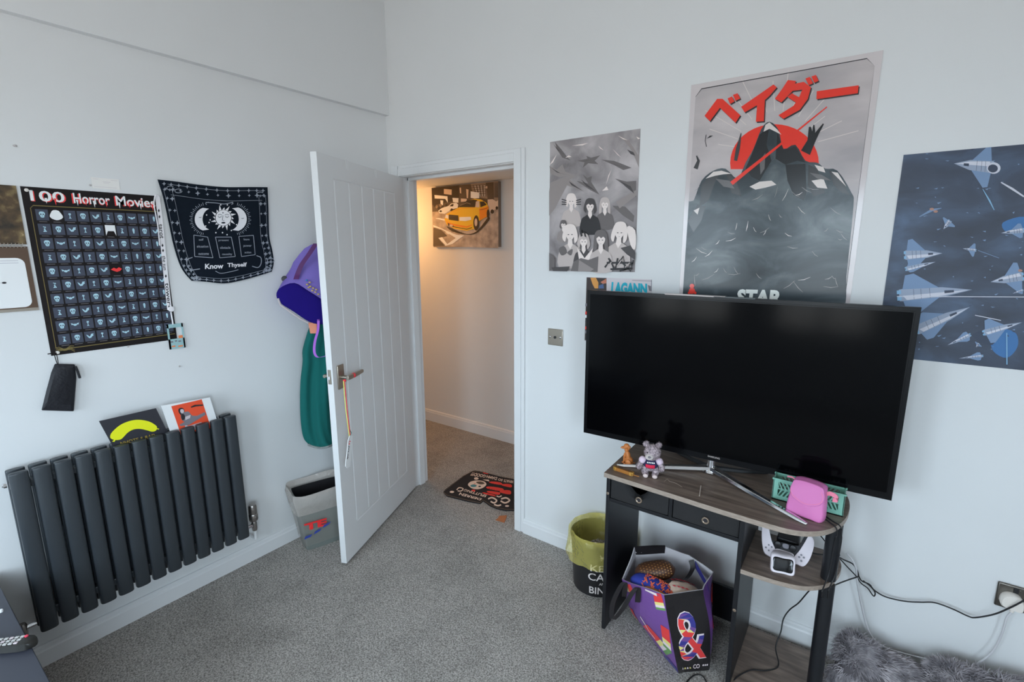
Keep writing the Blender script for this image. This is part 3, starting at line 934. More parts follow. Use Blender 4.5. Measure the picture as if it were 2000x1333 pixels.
# grey comic-art sheet
MANGA = ramp_mat('manga_backdrop', ((.30, C(98, 100, 106, .86)), (.48, C(128, 131, 138, .86)), (.60, C(152, 156, 164, .86)), (.75, C(176, 181, 190, .86))), 6, rough=.5, detail=5, distortion=.6)
def c5(x, y): return (1030 + x * .36025, 220 + y * .36025)
b = sheet([c5(123, 160), c5(613, 87), c5(582, 866), c5(118, 860)], -.0006, -.0022, MANGA)
pr = Print(b, onback(c5)); pr.up()
for q in (((150, 160), (185, 200), (215, 240), (235, 260), (190, 245), (160, 200)), ((120, 290), (160, 310), (190, 280), (205, 320), (260, 340), (170, 350), (125, 330)),
          ((125, 380), (200, 350), (270, 340), (230, 365), (310, 430), (215, 395), (150, 520), (118, 560), (118, 430)),
          ((270, 262), (325, 250), (320, 235), (345, 245), (395, 232), (365, 262), (385, 280), (330, 275), (300, 300), (310, 270)),
          ((400, 255), (470, 262), (530, 285), (565, 300), (520, 312), (470, 285)), ((300, 335), (325, 355), (350, 345), (345, 375), (390, 445), (340, 420), (265, 370), (330, 385)),
          ((475, 358), (540, 375), (590, 370), (590, 460), (560, 420), (520, 390)), ((460, 505), (530, 510), (580, 560), (575, 595), (520, 560)),
          ((500, 125), (550, 150), (600, 230), (605, 200), (605, 300), (585, 250), (555, 190)), ((480, 485), (590, 420), (590, 450), (500, 520))):
    pr.p(q, K2 if sum(x for x, _ in q) % 2 else K3)
pr.up()
for q in (((240, 180), (330, 165), (300, 178)), ((385, 180), (415, 205), (395, 195)), ((460, 195), (510, 245), (490, 230)), ((490, 125), (545, 150), (520, 145)), ((455, 310), (425, 395), (440, 340)), ((120, 285), (160, 225), (140, 270)), ((590, 130), (612, 140), (600, 145)), ((430, 400), (405, 425), (440, 420)), ((205, 245), (240, 240), (225, 232))):
    pr.p(q, K5)
for q in (((140, 170), (180, 215), (210, 235), (160, 200)), ((225, 372), (300, 425), (240, 395)), ((290, 362), (375, 430), (320, 400)), ((430, 268), (540, 302), (480, 285)), ((285, 266), (350, 256), (320, 262)), ((540, 200), (575, 215), (585, 235), (560, 225)), ((500, 370), (560, 400), (580, 440), (530, 400)), ((130, 300), (180, 330), (240, 342), (160, 325))):
    pr.p(q, K1)
# a crowd of plain costumed figures, three behind and four in front
def fig(cx, cy, s, hair, body, skin=K5, tilt=0.0, long=0.0):
    T = lambda q: [(cx + s * (a + tilt * c), cy + s * c) for a, c in q]
    pr.up().p(T(loop([(-.55, -.2), (-.3, -.75), (.3, -.75), (.55, -.2), (.6, .4 + long), (.35, .7 + long), (.25, .1), (-.25, .1), (-.4, .6 + long), (-.62, .3 + long)], 4)), hair)
    pr.up().p(T(loop([(-.9, 2.6), (-.85, 1.3), (-.5, .95), (-.15, .75), (.15, .75), (.5, .95), (.85, 1.3), (.9, 2.6)], 3)), body)
    pr.up().p(T([(-.15, .3), (.15, .3), (.2, .85), (0, 1.2), (-.2, .85)]), skin)
    pr.p(T(loop([(-.33, -.2), (0, -.42), (.33, -.2), (.3, .2), (0, .55), (-.3, .2)], 4)), skin)
    pr.up().p(T([(-.38, -.1), (-.3, -.5), (0, -.6), (.32, -.48), (.38, -.1), (.2, -.25), (.02, -.12), (-.15, -.28)]), hair)
    for d in (-.14, .14): pr.p(T([(d - .06, .0), (d + .07, .0), (d + .05, .06), (d - .05, .06)]), K1)
    pr.p(T([(-.06, .32), (.07, .31), (0, .35)]), K3)
h0 = pr.h
fig(238, 480, 52, K5, K4); fig(420, 500, 50, K4, K2, long=.6)
for s_ in (-1, 1):
    for k in range(3): pr.line([(238 + s_ * 26, 478 + 10 * k), (238 + s_ * 52, 470 + 14 * k)], 5, K0)
fig(340, 510, 56, K1, K0)
fig(195, 610, 34, K2, K3)
fig(232, 660, 68, K5, K4); pr.up().p(loop([(170, 740), (200, 725), (215, 760), (185, 775)], 3), K2).p(loop([(215, 760), (245, 740), (238, 775)], 3), K2)
fig(500, 650, 72, K5, K4, tilt=-.1, long=.1); pr.up().p([(505, 735), (560, 720), (585, 760), (585, 800), (540, 770)], K1).p(loop([(540, 620), (585, 640), (585, 740), (560, 720)], 3), K5)
fig(305, 700, 56, K4, K1); pr.up().p([(282, 640), (292, 637), (300, 668), (290, 675)], K0).p([(304, 640), (314, 650), (320, 678), (310, 672)], K0).p([(270, 730), (310, 790), (355, 735), (345, 800), (310, 830), (280, 800)], K5)
fig(398, 690, 66, K2, K4, long=.9)
pr.up()
pr.p([(118, 760), (150, 790), (145, 850), (118, 858)], K2).p([(235, 860), (250, 810), (290, 790), (330, 800), (385, 780), (380, 865)], K2)
pr.p([(280, 800), (360, 850), (340, 862), (275, 860)], K3).p([(130, 840), (230, 835), (215, 862), (140, 860)], K1)
pr.up()
for k, q in enumerate((((420, 840), (450, 800), (470, 850)), ((440, 790), (475, 850), (490, 790)), ((470, 850), (520, 780), (530, 850)), ((500, 800), (560, 860), (575, 800)), ((430, 815), (575, 815), (560, 830)), ((450, 850), (570, 845), (500, 860)))):
    pr.line([q[0], q[1], q[2]], 10, K0)
pr.up()
for q in (((440, 830), (455, 812)), ((485, 835), (510, 800)), ((530, 840), (555, 815))): pr.line(q, 5, K4)
tag(b.build('comic_art_poster', smooth=0), 'black and white comic art poster of a crowd of figures, above the metal wall plate', 'poster')

# tall glossy poster with katakana title
VB = ramp_mat('vapour_backdrop', ((.32, C(150, 155, 164, .9)), (.5, C(166, 170, 178, .9)), (.66, C(182, 186, 194, .9))), 3.0, rough=.2, detail=4, stretch=(1, 1, 2.5), spec=.32)
VMIST = ramp_mat('mist_dark', ((.30, C(38, 48, 54, .86)), (.48, C(56, 68, 76, .86)), (.62, C(84, 98, 106, .86)), (.78, C(120, 134, 142, .86))), 4.5, rough=.2, detail=7, stretch=(1.0, 1, 1.6), distortion=.8, spec=.32)
VPAP = mat('poster_clear_margin', C(186, 191, 200, .92), rough=.14, spec=.5)
VRED = mat('poster_vermilion', C(206, 52, 40, .88), rough=.18)
VLINE = mat('poster_black_line', C(40, 42, 48, .86), rough=.2)
def gl(n, v): return mat('gloss_' + n, C(v, v + 4, v + 8, .86), rough=.2)
V0c, V1c, V2c, V3c, V4c = gl('black', 26), gl('charcoal', 52), gl('slate', 88), gl('grey', 128), gl('pale', 188)
def c6(x, y): return (1300 + x * .39016, 80 + y * .39016)
bl = at_y(*c6(78, 1330), 0); TLp = at_y(*c6(130, 218), 0); TRp = at_y(*c6(1090, 52), 0)
zb = TLp[2] - .915
b = M().ext([(TLp[0], -.0022, TLp[2] - .003), (TRp[0], -.0022, TRp[2] + .003), (TRp[0] - .004, -.0022, zb), (TLp[0] + .003, -.0022, zb)], (0, .0016, 0), VPAP)
def on_title(x, y, h):
    y = min(y, 1395)
    x = min(max(x, 150 - .0647 * (y - 280)), 1046 - .1225 * (y - 125))
    return at_y(*c6(x, y), -.0022 - h)
pr = Print(b, on_title); pr.up()
frame = [(147, 280), (180, 240), (1008, 88), (1048, 125), (884, 1440), (72, 1440)]
pr.p(frame, VB); pr.up()
for k in range(15):                       # pale rays behind the title
    a = math.radians(188 + 11.2 * k)
    o = (560, 560)
    r1 = 300 + 60 * (k % 3)
    p0, p1 = (o[0] + 210 * math.cos(a), o[1] + 210 * math.sin(a)), (o[0] + r1 * math.cos(a), o[1] + r1 * math.sin(a))
    pr.line([p0, p1], 3.5, V4c)
pr.line(frame + [frame[0]], 4.5, VLINE)
pr.p([(x, y) for x, y in disc(545, 612, 222, 40, 195) if y < 660] , VRED)
pr.up()
# misty mountains in place of the figures
pr.p(loop([(92, 860), (140, 800), (180, 700), (240, 650), (300, 640), (360, 690), (400, 610), (440, 540), (480, 440), (520, 405), (565, 445), (590, 540), (650, 520), (700, 600), (760, 610), (800, 640), (860, 650), (930, 760), (940, 830), (905, 1180), (880, 1440), (74, 1440)], 3), VMIST)
pr.up()
for q in (((400, 640), (440, 545), (470, 470), (520, 425), (505, 520), (530, 600), (470, 700), (430, 680)), ((560, 460), (590, 545), (650, 530), (700, 610), (660, 600), (600, 620), (550, 590)),
          ((600, 620), (700, 615), (705, 760), (690, 800), (640, 770), (610, 700)), ((180, 720), (235, 662), (290, 655), (250, 700), (215, 800), (170, 830)), ((110, 900), (160, 820), (200, 830), (180, 900), (140, 960)),
          ((300, 650), (355, 700), (380, 780), (330, 760)), ((715, 620), (760, 640), (800, 760), (740, 780), (712, 720)), ((820, 650), (860, 665), (920, 770), (880, 760), (840, 720))):
    pr.p(q, V0c if q[0][0] > 350 and q[0][0] < 705 else V1c)
pr.up()
for q in (((500, 420), (520, 408), (560, 445), (580, 470), (545, 452), (520, 440), (490, 455)), ((200, 690), (240, 655), (280, 650), (330, 665), (290, 668), (250, 675)), ((745, 620), (790, 632), (800, 660), (765, 650)), ((830, 655), (862, 660), (905, 730), (875, 700)),
          ((420, 730), (470, 705), (530, 700), (555, 720), (500, 735), (450, 745)), ((140, 850), (170, 835), (160, 870)), ((730, 700), (790, 690), (810, 740), (760, 735))):
    pr.p(q, V4c)
for q in (((250, 690), (320, 700), (345, 740), (290, 730)), ((470, 600), (500, 560), (495, 640), (475, 670)), ((720, 660), (780, 670), (830, 700), (760, 690))):
    pr.p(q, V2c)
rs = random.Random(3)
for k in range(46):                       # scratchy ridge strokes
    x, y = rs.uniform(120, 880), rs.uniform(720, 1240)
    a = rs.uniform(-1.2, 1.2) + (1.57 if k % 2 else 0)
    l = rs.uniform(20, 75)
    pr.line([(x, y), (x + l * .5 * math.cos(a), y + l * .5 * math.sin(a) + 5), (x + l * math.cos(a), y + l * math.sin(a))], [1, rs.uniform(2, 4), 1], V3c if k % 3 else V4c)
# bare twig and reeds at the side, a red streak across
pr.line([(205, 530), (198, 500), (203, 470)], 3, V1c).p([(205, 490), (222, 474), (238, 474), (222, 484)], V1c)
pr.line([(350, 600), (362, 540), (378, 462)], [16, 20, 4], V1c).line([(150, 640), (165, 600), (155, 575)], [22, 14, 6], V1c)
pr.line([(700, 560), (730, 500), (722, 430)], [50, 40, 10], V0c).line([(735, 500), (760, 460), (790, 415)], [30, 18, 6], V0c).line([(735, 495), (742, 450), (742, 420)], [20, 14, 6], V0c)
pr.up()
pr.line([(330, 714), (560, 530), (808, 330)], [20, 11, 5], VRED)
for q in ([(195, 375), (258, 290), (285, 290), (374, 372), (350, 410), (272, 335), (222, 402)], [(310, 288), (332, 278), (345, 303), (323, 316)], [(337, 270), (360, 262), (374, 288), (350, 300)],
          [(378, 330), (520, 232), (540, 218), (557, 232), (520, 275), (497, 296), (492, 402), (452, 405), (458, 322), (396, 358)],
          [(547, 290), (585, 238), (612, 196), (652, 200), (648, 214), (692, 205), (728, 232), (712, 290), (672, 345), (590, 390), (565, 372), (640, 325), (652, 308), (610, 280), (632, 262), (668, 282), (684, 244), (636, 250), (580, 308)],
          [(700, 188), (722, 180), (738, 212), (716, 222)], [(730, 178), (752, 170), (766, 200), (744, 210)],
          [(757, 252), (967, 222), (962, 262), (755, 292)]):
    pr.p([(x + 5, y + 6) for x, y in q], VLINE)
pr.up()
for q in ([(195, 375), (258, 290), (285, 290), (374, 372), (350, 410), (272, 335), (222, 402)], [(310, 288), (332, 278), (345, 303), (323, 316)], [(337, 270), (360, 262), (374, 288), (350, 300)],
          [(378, 330), (520, 232), (540, 218), (557, 232), (520, 275), (497, 296), (492, 402), (452, 405), (458, 322), (396, 358)],
          [(547, 290), (585, 238), (612, 196), (652, 200), (648, 214), (692, 205), (728, 232), (712, 290), (672, 345), (590, 390), (565, 372), (640, 325), (652, 308), (610, 280), (632, 262), (668, 282), (684, 244), (636, 250), (580, 308)],
          [(700, 188), (722, 180), (738, 212), (716, 222)], [(730, 178), (752, 170), (766, 200), (744, 210)],
          [(757, 252), (967, 222), (962, 262), (755, 292)]):
    pr.p(q, VRED)
for q in (disc(132, 1228, 12, 10), disc(132, 1252, 16, 10), disc(118, 1262, 7, 8), disc(148, 1262, 7, 8)): pr.p(q, VRED)
VW = mat('gloss_white', C(220, 224, 228, .9), rough=.2)
pr.t('STAR', ((362, 1243), (590, 1248), (580, 1330), (352, 1325)), VW, .05)
tag(b.build('title_poster', smooth=0), 'tall glossy grey poster with red katakana title and red sun over misty dark peaks', 'poster')

# blue spaceship poster
SB = ramp_mat('starfield_blue', ((.30, C(34, 44, 62, .86)), (.50, C(46, 60, 82, .86)), (.62, C(58, 78, 106, .86)), (.80, C(76, 104, 140, .86))), 5.5, rough=.42, detail=8, stretch=(1, 1, 1.7), distortion=.5)
S1, S2, S3, S4 = mat('ship_pale', C(178, 192, 212, .88), rough=.45), mat('ship_blue', C(98, 130, 170, .86), rough=.45), mat('ship_deep', C(38, 52, 76, .86), rough=.45), mat('planet_blue', C(44, 100, 160, .86), rough=.45)
S5 = mat('ship_cyan', C(110, 160, 200, .86), rough=.45)
S6 = mat('ship_mid', C(128, 148, 176, .86), rough=.45)
def c8(x, y): return (1580 + x * .375, 240 + y * .375)
tl, brr = at_y(*c8(553, 136), 0), at_y(*c8(1120, 1270), 0)
SX0, SX1, SZ0, SZ1 = 2.4815, 3.075, 1.212, 1.873
b = M().box(SX0, SX1, -.0022, -.0006, SZ0, SZ1, SB)
def on_ships(x, y, h):
    p_ = at_y(*c8(x, y), -.0022 - h); p_[0] = min(max(p_[0], SX0), SX1); p_[2] = min(max(p_[2], SZ0), SZ1); return p_
pr = Print(b, on_ships); pr.up()
pr.p(loop([(950, 1120), (1010, 1075), (1080, 1100), (1085, 1170), (1030, 1225), (960, 1190)], 4), S4).p(loop([(850, 1110), (920, 1080), (980, 1120), (940, 1160)], 4), S3)
pr.p(loop([(1010, 520), (1120, 490), (1120, 560), (1030, 570)], 4), S4)
rs = random.Random(11)
for k in range(90):
    x, y = rs.uniform(545, 1115), rs.uniform(120, 1220)
    x = max(x, 560 - (y - 130) * .12)
    pr.p([(x, y), (x + rs.uniform(6, 26), y - rs.uniform(-3, 6)), (x + rs.uniform(4, 16), y + rs.uniform(2, 7))], S2 if k % 3 else S3)
pr.up()
def dart(nose, tail, w, fin=1.0, flip=1):
    """a plain needle-nosed rocket seen at a slant, with swept fins and twin exhausts"""
    n, t = np.array(nose, float), np.array(tail, float); a = (n - t); L = np.hypot(*a); a = a / L; q = np.array([-a[1], a[0]])
    P = lambda s, o: tuple(t + a * L * s + q * w * o)
    pr.p([P(.0, -.5), P(.15, -.62), P(.6, -.42), P(1, 0), P(.6, .42), P(.15, .62), P(0, .5)], S6)
    for s_ in (-1, 1):
        pr.p([P(.05, .5 * s_), P(.1, 1.7 * s_ * fin), P(.22, 1.8 * s_ * fin), P(.55, .42 * s_)], S2)
    pr.up()
    pr.p([P(.05, .05), P(.6, .02), P(.95, .0), P(.6, .30), P(.1, .45)], S1).p([P(.62, -.12), P(.75, -.10), P(.75, .10), P(.62, .12)], S3)
    for s_ in (-.28, .28):
        pr.p([P(-.03, s_ - .16), P(.03, s_ - .16), P(.03, s_ + .16), P(-.03, s_ + .16)], S5)
    for s_ in (.2, .3, .42): pr.line([P(s_, -.45), P(s_, .45)], 1.6, S3)
    pr.h -= pr.step
dart((755, 212), (960, 232), 62, 1.0)
pr.up()
for c_ in ((962, 236),):                                        # exhaust ring and streaks beside the big one
    pr.p(disc(c_[0], c_[1], 36, 18, 30), S1).up().p(disc(c_[0] - 4, c_[1] + 2, 26, 16, 21), S3)
    pr.h -= pr.step
pr.line([(1000, 310), (1060, 345), (1120, 385)], [6, 12, 8], S1).line([(905, 345), (940, 405), (965, 455)], [3, 9, 4], S5)
dart((695, 680), (500, 690), 46); dart((850, 870), (470, 900), 60); dart((840, 960), (560, 1080), 50, .8); dart((660, 725), (505, 762), 22, .6)
dart((945, 830), (1115, 800), 44); dart((720, 1160), (840, 1105), 18, .8); dart((1110, 1040), (910, 1095), 30, 1.2); dart((1000, 575), (1120, 560), 24, .9)
dart((700, 555), (735, 510), 22, 1.0); dart((800, 655), (870, 665), 14, 1.4); dart((780, 1228), (905, 1215), 12); dart((870, 1170), (885, 1150), 12); dart((1060, 890), (1115, 872), 10)
pr.line([(1030, 1095), (1031, 1260)], 6, S5).line([(865, 1003), (1000, 1030)], 4, S1)
pr.line([(575, 490), (640, 455), (690, 445)], [4, 14, 3], S2).line([(880, 665), (990, 705)], 3, S2)
for q in ((640, 450), (660, 462), (1100, 770)): pr.p(disc(q[0], q[1], 12, 8, 7), mat('poster_dust_orange', C(150, 120, 110, .86), rough=.5))
pr.up().line([(458, 905), (800, 906), (1120, 908)], 4, S1)      # the fold across the sheet
tag(b.build('spaceship_poster', smooth=0), 'dark blue poster of pale spaceships with one white fold line', 'poster')

# comic cover behind the television
def c9(x, y): return (1130 + x * .11251, 530 + y * .11251)
LGT = mat('comic_pale', C(186, 192, 204, .92), rough=.5)
CYA = mat('comic_cyan', C(0, 160, 190, .9), rough=.5)
DKB = mat('comic_dark', C(48, 40, 40, .9), rough=.5)
OCH = mat('comic_ochre', C(190, 140, 70, .9), rough=.5)
BLU = mat('comic_blue', C(60, 90, 140, .9), rough=.5)
b = M().box(1.36, 1.673, -.0022, -.0006, 1.140, 1.447, LGT)
pr = Print(b, onback(c9)); pr.up()
pr.p([(140, 108), (485, 120), (482, 1200), (105, 1200)], DKB)
pr.up().p([(205, 115), (300, 112), (345, 200), (340, 300), (280, 300), (240, 220)], OCH).p([(350, 250), (430, 220), (440, 300), (350, 302)], BLU).p([(380, 190), (480, 130), (484, 210), (420, 220)], mat('comic_skin', C(170, 110, 90, .9), rough=.5))
pr.t('LAGANN', ((575, 185), (1190, 215), (1190, 400), (560, 400)), CYA, .06)
pr.line([(930, 158), (1262, 172)], 8, G1).line([(1265, 150), (1262, 350)], 10, G1).p([(1200, 240), (1255, 260), (1255, 345), (1225, 340)], G1)
for k, (ya, c_) in enumerate(((560, G1), (700, VRED), (760, WHT), (830, G3), (960, VRED), (1030, G1))):
    pr.p([(118, ya), (150, ya), (150, ya + 50), (114, ya + 50)], c_)
tag(b.build('comic_poster', smooth=0), 'comic poster with cyan lettering mostly hidden behind the television', 'poster')

# metal wall plate
b = M().box(1.152, 1.238, -.006, 0, 1.100, 1.184, STEEL)
pl_ = thing('wall_plate', 'brushed metal aerial wall plate beside the television', 'wall plate', (1.195, 0, 1.10))
plt = b.build('plate', pl_, bevel=.003)
b = M()
for x_ in (1.165, 1.225):
    M().lathe([(.0045, 0), (.0045, .001), (0, .0016)], (x_, -.006, 1.142), CHROME, 12, axis=(0, -1, 0)).build('screw', plt)
b = M().lathe([(.007, 0), (.007, .003), (.004, .003), (.004, .0005), (0, .0005)], (1.195, -.006, 1.142), BLACKM, 14, axis=(0, -1, 0)); b.build('aerial_port', plt)

# ------------------------------------------------------------------ hall: taxi canvas, doormat, scrap
def c4(x, y): return (830 + x * .12753, 330 + y * .12753)
CY_ = HY - .034
cn = [at_y(*c4(*q), CY_) for q in ((103, 262), (1130, 200), (1122, 1215), (125, 1182))]
cx0, cx1 = (cn[0][0] + cn[3][0]) / 2, (cn[1][0] + cn[2][0]) / 2
cz0, cz1 = (cn[2][2] + cn[3][2]) / 2, min((cn[0][2] + cn[1][2]) / 2, HZ - .012)
ASPH = ramp_mat('canvas_asphalt', ((.3, C(108, 104, 100, .62)), (.7, C(150, 147, 142, .62))), 20, rough=.6)
A0, A1, A2, A3, A4 = (mat('canvas_' + n_, C(v, v - 6, v - 14, .62), rough=.6) for n_, v in (('black', 34), ('brown', 62), ('taupe', 104), ('sand', 160), ('cream', 215)))
TAXI, TAXD = mat('canvas_yellow', C(222, 150, 34, .62), rough=.6), mat('canvas_amber', C(178, 110, 24, .62), rough=.6)
b = M().box(cx0, cx1, CY_, HY - .001, cz0, cz1, A2)
def oncan(x, y, h):
    p_ = at_y(*c4(x, y), CY_ - h); p_[2] = min(p_[2], cz1); p_[0] = min(max(p_[0], cx0), cx1); return p_
pr = Print(b, oncan, .0008); pr.up()
pr.p([(103, 262), (1130, 200), (1125, 640), (110, 700)], A1).p([(110, 660), (1125, 600), (1122, 1215), (125, 1182)], ASPH); pr.up()
pr.p([(103, 262), (520, 240), (520, 480), (300, 520), (110, 560)], A0).p([(520, 240), (700, 230), (660, 470), (525, 470)], A1).p([(700, 230), (930, 215), (960, 460), (840, 440), (720, 340)], A2).p([(930, 215), (1060, 205), (1050, 450), (960, 450)], A1).p([(1050, 206), (1130, 202), (1126, 600), (1060, 560)], A2); pr.up()
for q in (((290, 308), (410, 318), (408, 400), (290, 385)), ((705, 345), (830, 360), (835, 450), (700, 440)), ((550, 455), (640, 460), (640, 500), (550, 505)), ((630, 310), (668, 318), (660, 450), (640, 450)), ((530, 290), (552, 288), (555, 380), (535, 370)), ((920, 265), (955, 265), (955, 300), (920, 300))): pr.p(q, A3)
for q in (((145, 400), (345, 420), (350, 520), (310, 460), (150, 455)), ((420, 445), (515, 450), (510, 520), (430, 510)), ((235, 480), (280, 485), (275, 560), (240, 550))): pr.p(q, A4)
for k in range(9):
    pr.line([(740 + 24 * k, 250), (790 + 18 * k, 420)], 5, A4 if k % 2 else A0); pr.line([(1065 + 8 * k, 215), (1065 + 7 * k, 440)], 3, A0)
for k in range(5): pr.line([(700, 260 + 32 * k), (930, 240 + 34 * k)], 5, A0)
for k in range(8): pr.p(disc(150 + 30 * k, 560 + 22 * (k % 3), 20, 8, 26), A2 if k % 2 else A0)
# parked white cars and van
pr.p([(205, 640), (260, 600), (360, 570), (400, 530), (480, 520), (510, 550), (500, 600), (410, 620), (300, 690), (220, 680)], A4).p([(960, 470), (1040, 465), (1090, 500), (1122, 480), (1120, 600), (1040, 640), (990, 660), (960, 560)], A3)
pr.up().p([(375, 575), (410, 540), (440, 540), (430, 575)], A0).p(disc(240, 650, 20, 10, 16), A0).p(disc(410, 630, 22, 10, 24), A0).p(disc(1030, 655, 26, 12, 34), A0).p(disc(1100, 600, 20, 12, 26), A0)
# road markings
for q in (((155, 760), (210, 752), (400, 790), (380, 815)), ((125, 862), (180, 880), (480, 1010), (600, 1020), (420, 1150), (300, 1185), (470, 1060), (260, 930), (130, 890)), ((200, 1050), (260, 1040), (340, 1150), (320, 1180)), ((310, 975), (400, 965), (360, 1005))): pr.p(q, A4)
pr.p([(130, 900), (250, 940), (340, 1030), (200, 1060), (300, 1180), (125, 1182)], A1)
# the taxi: shadow, body, bonnet, windscreen, side, lamps, grille, wheels
pr.up().p(loop([(330, 880), (450, 930), (640, 1000), (800, 950), (960, 750), (980, 790), (800, 980), (640, 1010), (420, 960)], 3), A0)
pr.up().p([(300, 780), (320, 700), (420, 640), (520, 590), (640, 490), (760, 458), (860, 470), (940, 520), (975, 590), (975, 720), (940, 740), (830, 800), (760, 920), (640, 950), (450, 920), (330, 850)], TAXI)
pr.up().p([(520, 588), (640, 485), (740, 470), (800, 480), (765, 588)], A0).p([(840, 500), (900, 500), (945, 550), (850, 590)], A0).p([(365, 700), (510, 715), (515, 800), (365, 780)], A0)
pr.p([(525, 740), (700, 735), (710, 780), (620, 800), (530, 795)], A4).p([(320, 705), (358, 710), (358, 765), (310, 750)], A4).p([(830, 610), (970, 570), (972, 720), (835, 790)], TAXD).p([(345, 830), (430, 840), (440, 890), (360, 880)], A0)
pr.p([(700, 345), (830, 365), (832, 450), (760, 455), (700, 445)], A4).p([(780, 500), (830, 490), (835, 590), (770, 588)], A3)
pr.p([(310, 800), (420, 840), (640, 880), (720, 850), (715, 870), (640, 905), (420, 870)], TAXD).p(disc(785, 830, 44, 18, 118), A0).p(disc(965, 690, 20, 14, 70), A0)
pr.up().p(disc(780, 820, 22, 14, 62), A3).p([(375, 850), (425, 858), (425, 885), (375, 880)], A3).line([(540, 560), (640, 520), (700, 540)], 8, A2).line([(390, 720), (505, 735)], 4, A1).line([(840, 630), (960, 600)], 5, A0)
pr.line([(385, 665), (560, 610), (760, 600)], 4, TAXD).line([(420, 885), (640, 925), (720, 900)], 10, A0)
tag(b.build('taxi_canvas', smooth=0), 'square canvas print of a yellow taxi in a sepia city street, hung in the hall', 'canvas print')

# doormat on the hall carpet
MATB = mat('doormat_black', C(24, 22, 24, .6), rough=.95, bump=.4, bscale=500)
MATW = mat('doormat_white', C(172, 165, 158, .6), rough=.95)
MATR = mat('doormat_red', C(170, 50, 44, .6), rough=.95)
MATE = mat('doormat_edge', C(84, 76, 64, .6), rough=.9)
MATT = mat('doormat_teal', C(60, 110, 120, .6), rough=.95)
def cm(x, y): return (850 + x * .0975, 900 + y * .09753)
def onmat(x, y, h): return at_z(*cm(x, y), .0085 + h)
corn = [at_z(*cm(x, y), .0085) for x, y in ((165, 630), (780, 205), (1540, 350))]
e1, e2 = corn[1] - corn[0], corn[2] - corn[1]
ul = np.array((e1[0], e1[1], 0)); ul /= np.hypot(*ul[:2])
vl = np.array((-ul[1], ul[0], 0)); vl = vl if vl @ e2 > 0 else -vl
outer = [(165, 630), (200, 580), (560, 310), (740, 212), (800, 203), (960, 230), (1290, 320), (1560, 372), (1800, 430), (1830, 480), (1760, 900), (1640, 990), (1400, 990), (1230, 955), (1100, 900), (1000, 828), (960, 800), (900, 852), (700, 818), (400, 745), (240, 705)]
lo = [at_z(*cm(x, y), .0005) for x, y in outer]
hi = [onmat(x, y, 0) for x, y in outer]
if np.cross(hi[1] - hi[0], hi[2] - hi[0])[2] < 0: pass
b = M().ext(hi, (0, 0, -.008), MATB)
pr = Print(b, onmat, .0005); pr.up()
pr.line([(172, 640), (240, 698), (400, 735), (700, 808), (890, 845), (960, 790), (1010, 820), (1110, 890), (1240, 945), (1400, 978), (1640, 978)], 8, MATE).line([(185, 610), (560, 318), (745, 218), (960, 238)], 5, MATE)
pr.t('GOOD!!!', ((1000, 345), (700, 305), (745, 235), (1020, 290)), MATW, .02).t('DAMN', ((1225, 395), (1020, 345), (1035, 295), (1245, 335)), MATW, .02).t('SO', ((1340, 420), (1255, 400), (1270, 355), (1360, 375)), MATW, .02).t('WHATS', ((1560, 460), (1365, 430), (1385, 375), (1580, 400)), MATW, .02)
pr.p(loop([(660, 470), (720, 420), (850, 400), (980, 420), (1025, 480), (960, 545), (850, 578), (740, 560), (670, 510)], 4), MATW).p(loop([(780, 350), (830, 335), (870, 360), (840, 385), (790, 380)], 3), MATW).p([(950, 380), (1070, 385), (1085, 420), (1000, 400)], MATW)
pr.up().p(loop([(705, 500), (770, 480), (830, 500), (800, 530), (730, 530)], 3), MATT).p(loop([(820, 430), (920, 420), (990, 460), (920, 480), (850, 460)], 3), A1).p(disc(890, 520, 28, 10, 14), MATB).p([(770, 462), (800, 456), (800, 475)], MATR)
pr.h -= pr.step
for q in (((1090, 450), (1330, 490), (1310, 440), (1130, 420)), ((1040, 560), (1330, 620), (1350, 560), (1070, 520)), ((1050, 640), (1260, 690), (1290, 640), (1070, 610)), ((1340, 500), (1520, 540), (1520, 480), (1370, 470)), ((1300, 640), (1500, 680), (1500, 600), (1330, 600)), ((960, 660), (1200, 720), (1180, 690), (980, 640)), ((730, 590), (790, 585), (800, 620), (740, 620)), ((960, 240), (1060, 262), (1050, 272), (970, 256))):
    pr.p(loop(q, 3), MATR)
for k in range(5):
    x, y = 1100 + 50 * k, 448 + 12 * k
    pr.up().line([(x, y), (x + 22, y + 6), (x + 4, y + 18), (x + 28, y + 24)], 5, MATB); pr.h -= pr.step
    pr.up().line([(x - 30, y + 110), (x - 4, y + 112), (x - 28, y + 130)], 5, MATB); pr.h -= pr.step
pr.t('DERREN', ((900, 800), (470, 690), (500, 640), (940, 765)), MATW, .03).t('SPLITTING', ((1010, 740), (560, 610), (600, 570), (1040, 690)), MATW, .02)
for q in (disc(335, 630, 45, 12, 22), disc(1440, 912, 42, 12, 18)): pr.p(q, MATW)
pr.line(spline([(430, 590), (480, 545), (560, 565), (520, 610), (450, 610)], 4), 20, MATW).line(spline([(1060, 770), (1140, 745), (1230, 800), (1180, 850), (1110, 820)], 5), 30, MATW).line(spline([(1320, 770), (1420, 750), (1490, 800), (1400, 850), (1310, 810)], 5), 32, MATW).line(spline([(1180, 880), (1250, 905), (1320, 890)], 4), 30, MATW).line(spline([(1230, 710), (1280, 730), (1330, 705)], 4), 22, MATW)
tag(b.build('doormat', smooth=0), 'black doormat with white lettering, a skull and red flowers, in the doorway', 'doormat')
CARD = mat('scrap_brown', C(150, 100, 66, .8), rough=.8)
b = M().ext([at_z(*q, .004) for q in ((975, 1008), (990, 1007), (988, 1014), (985, 1021), (968, 1016), (973, 1012))], (0, 0, -.003), CARD)
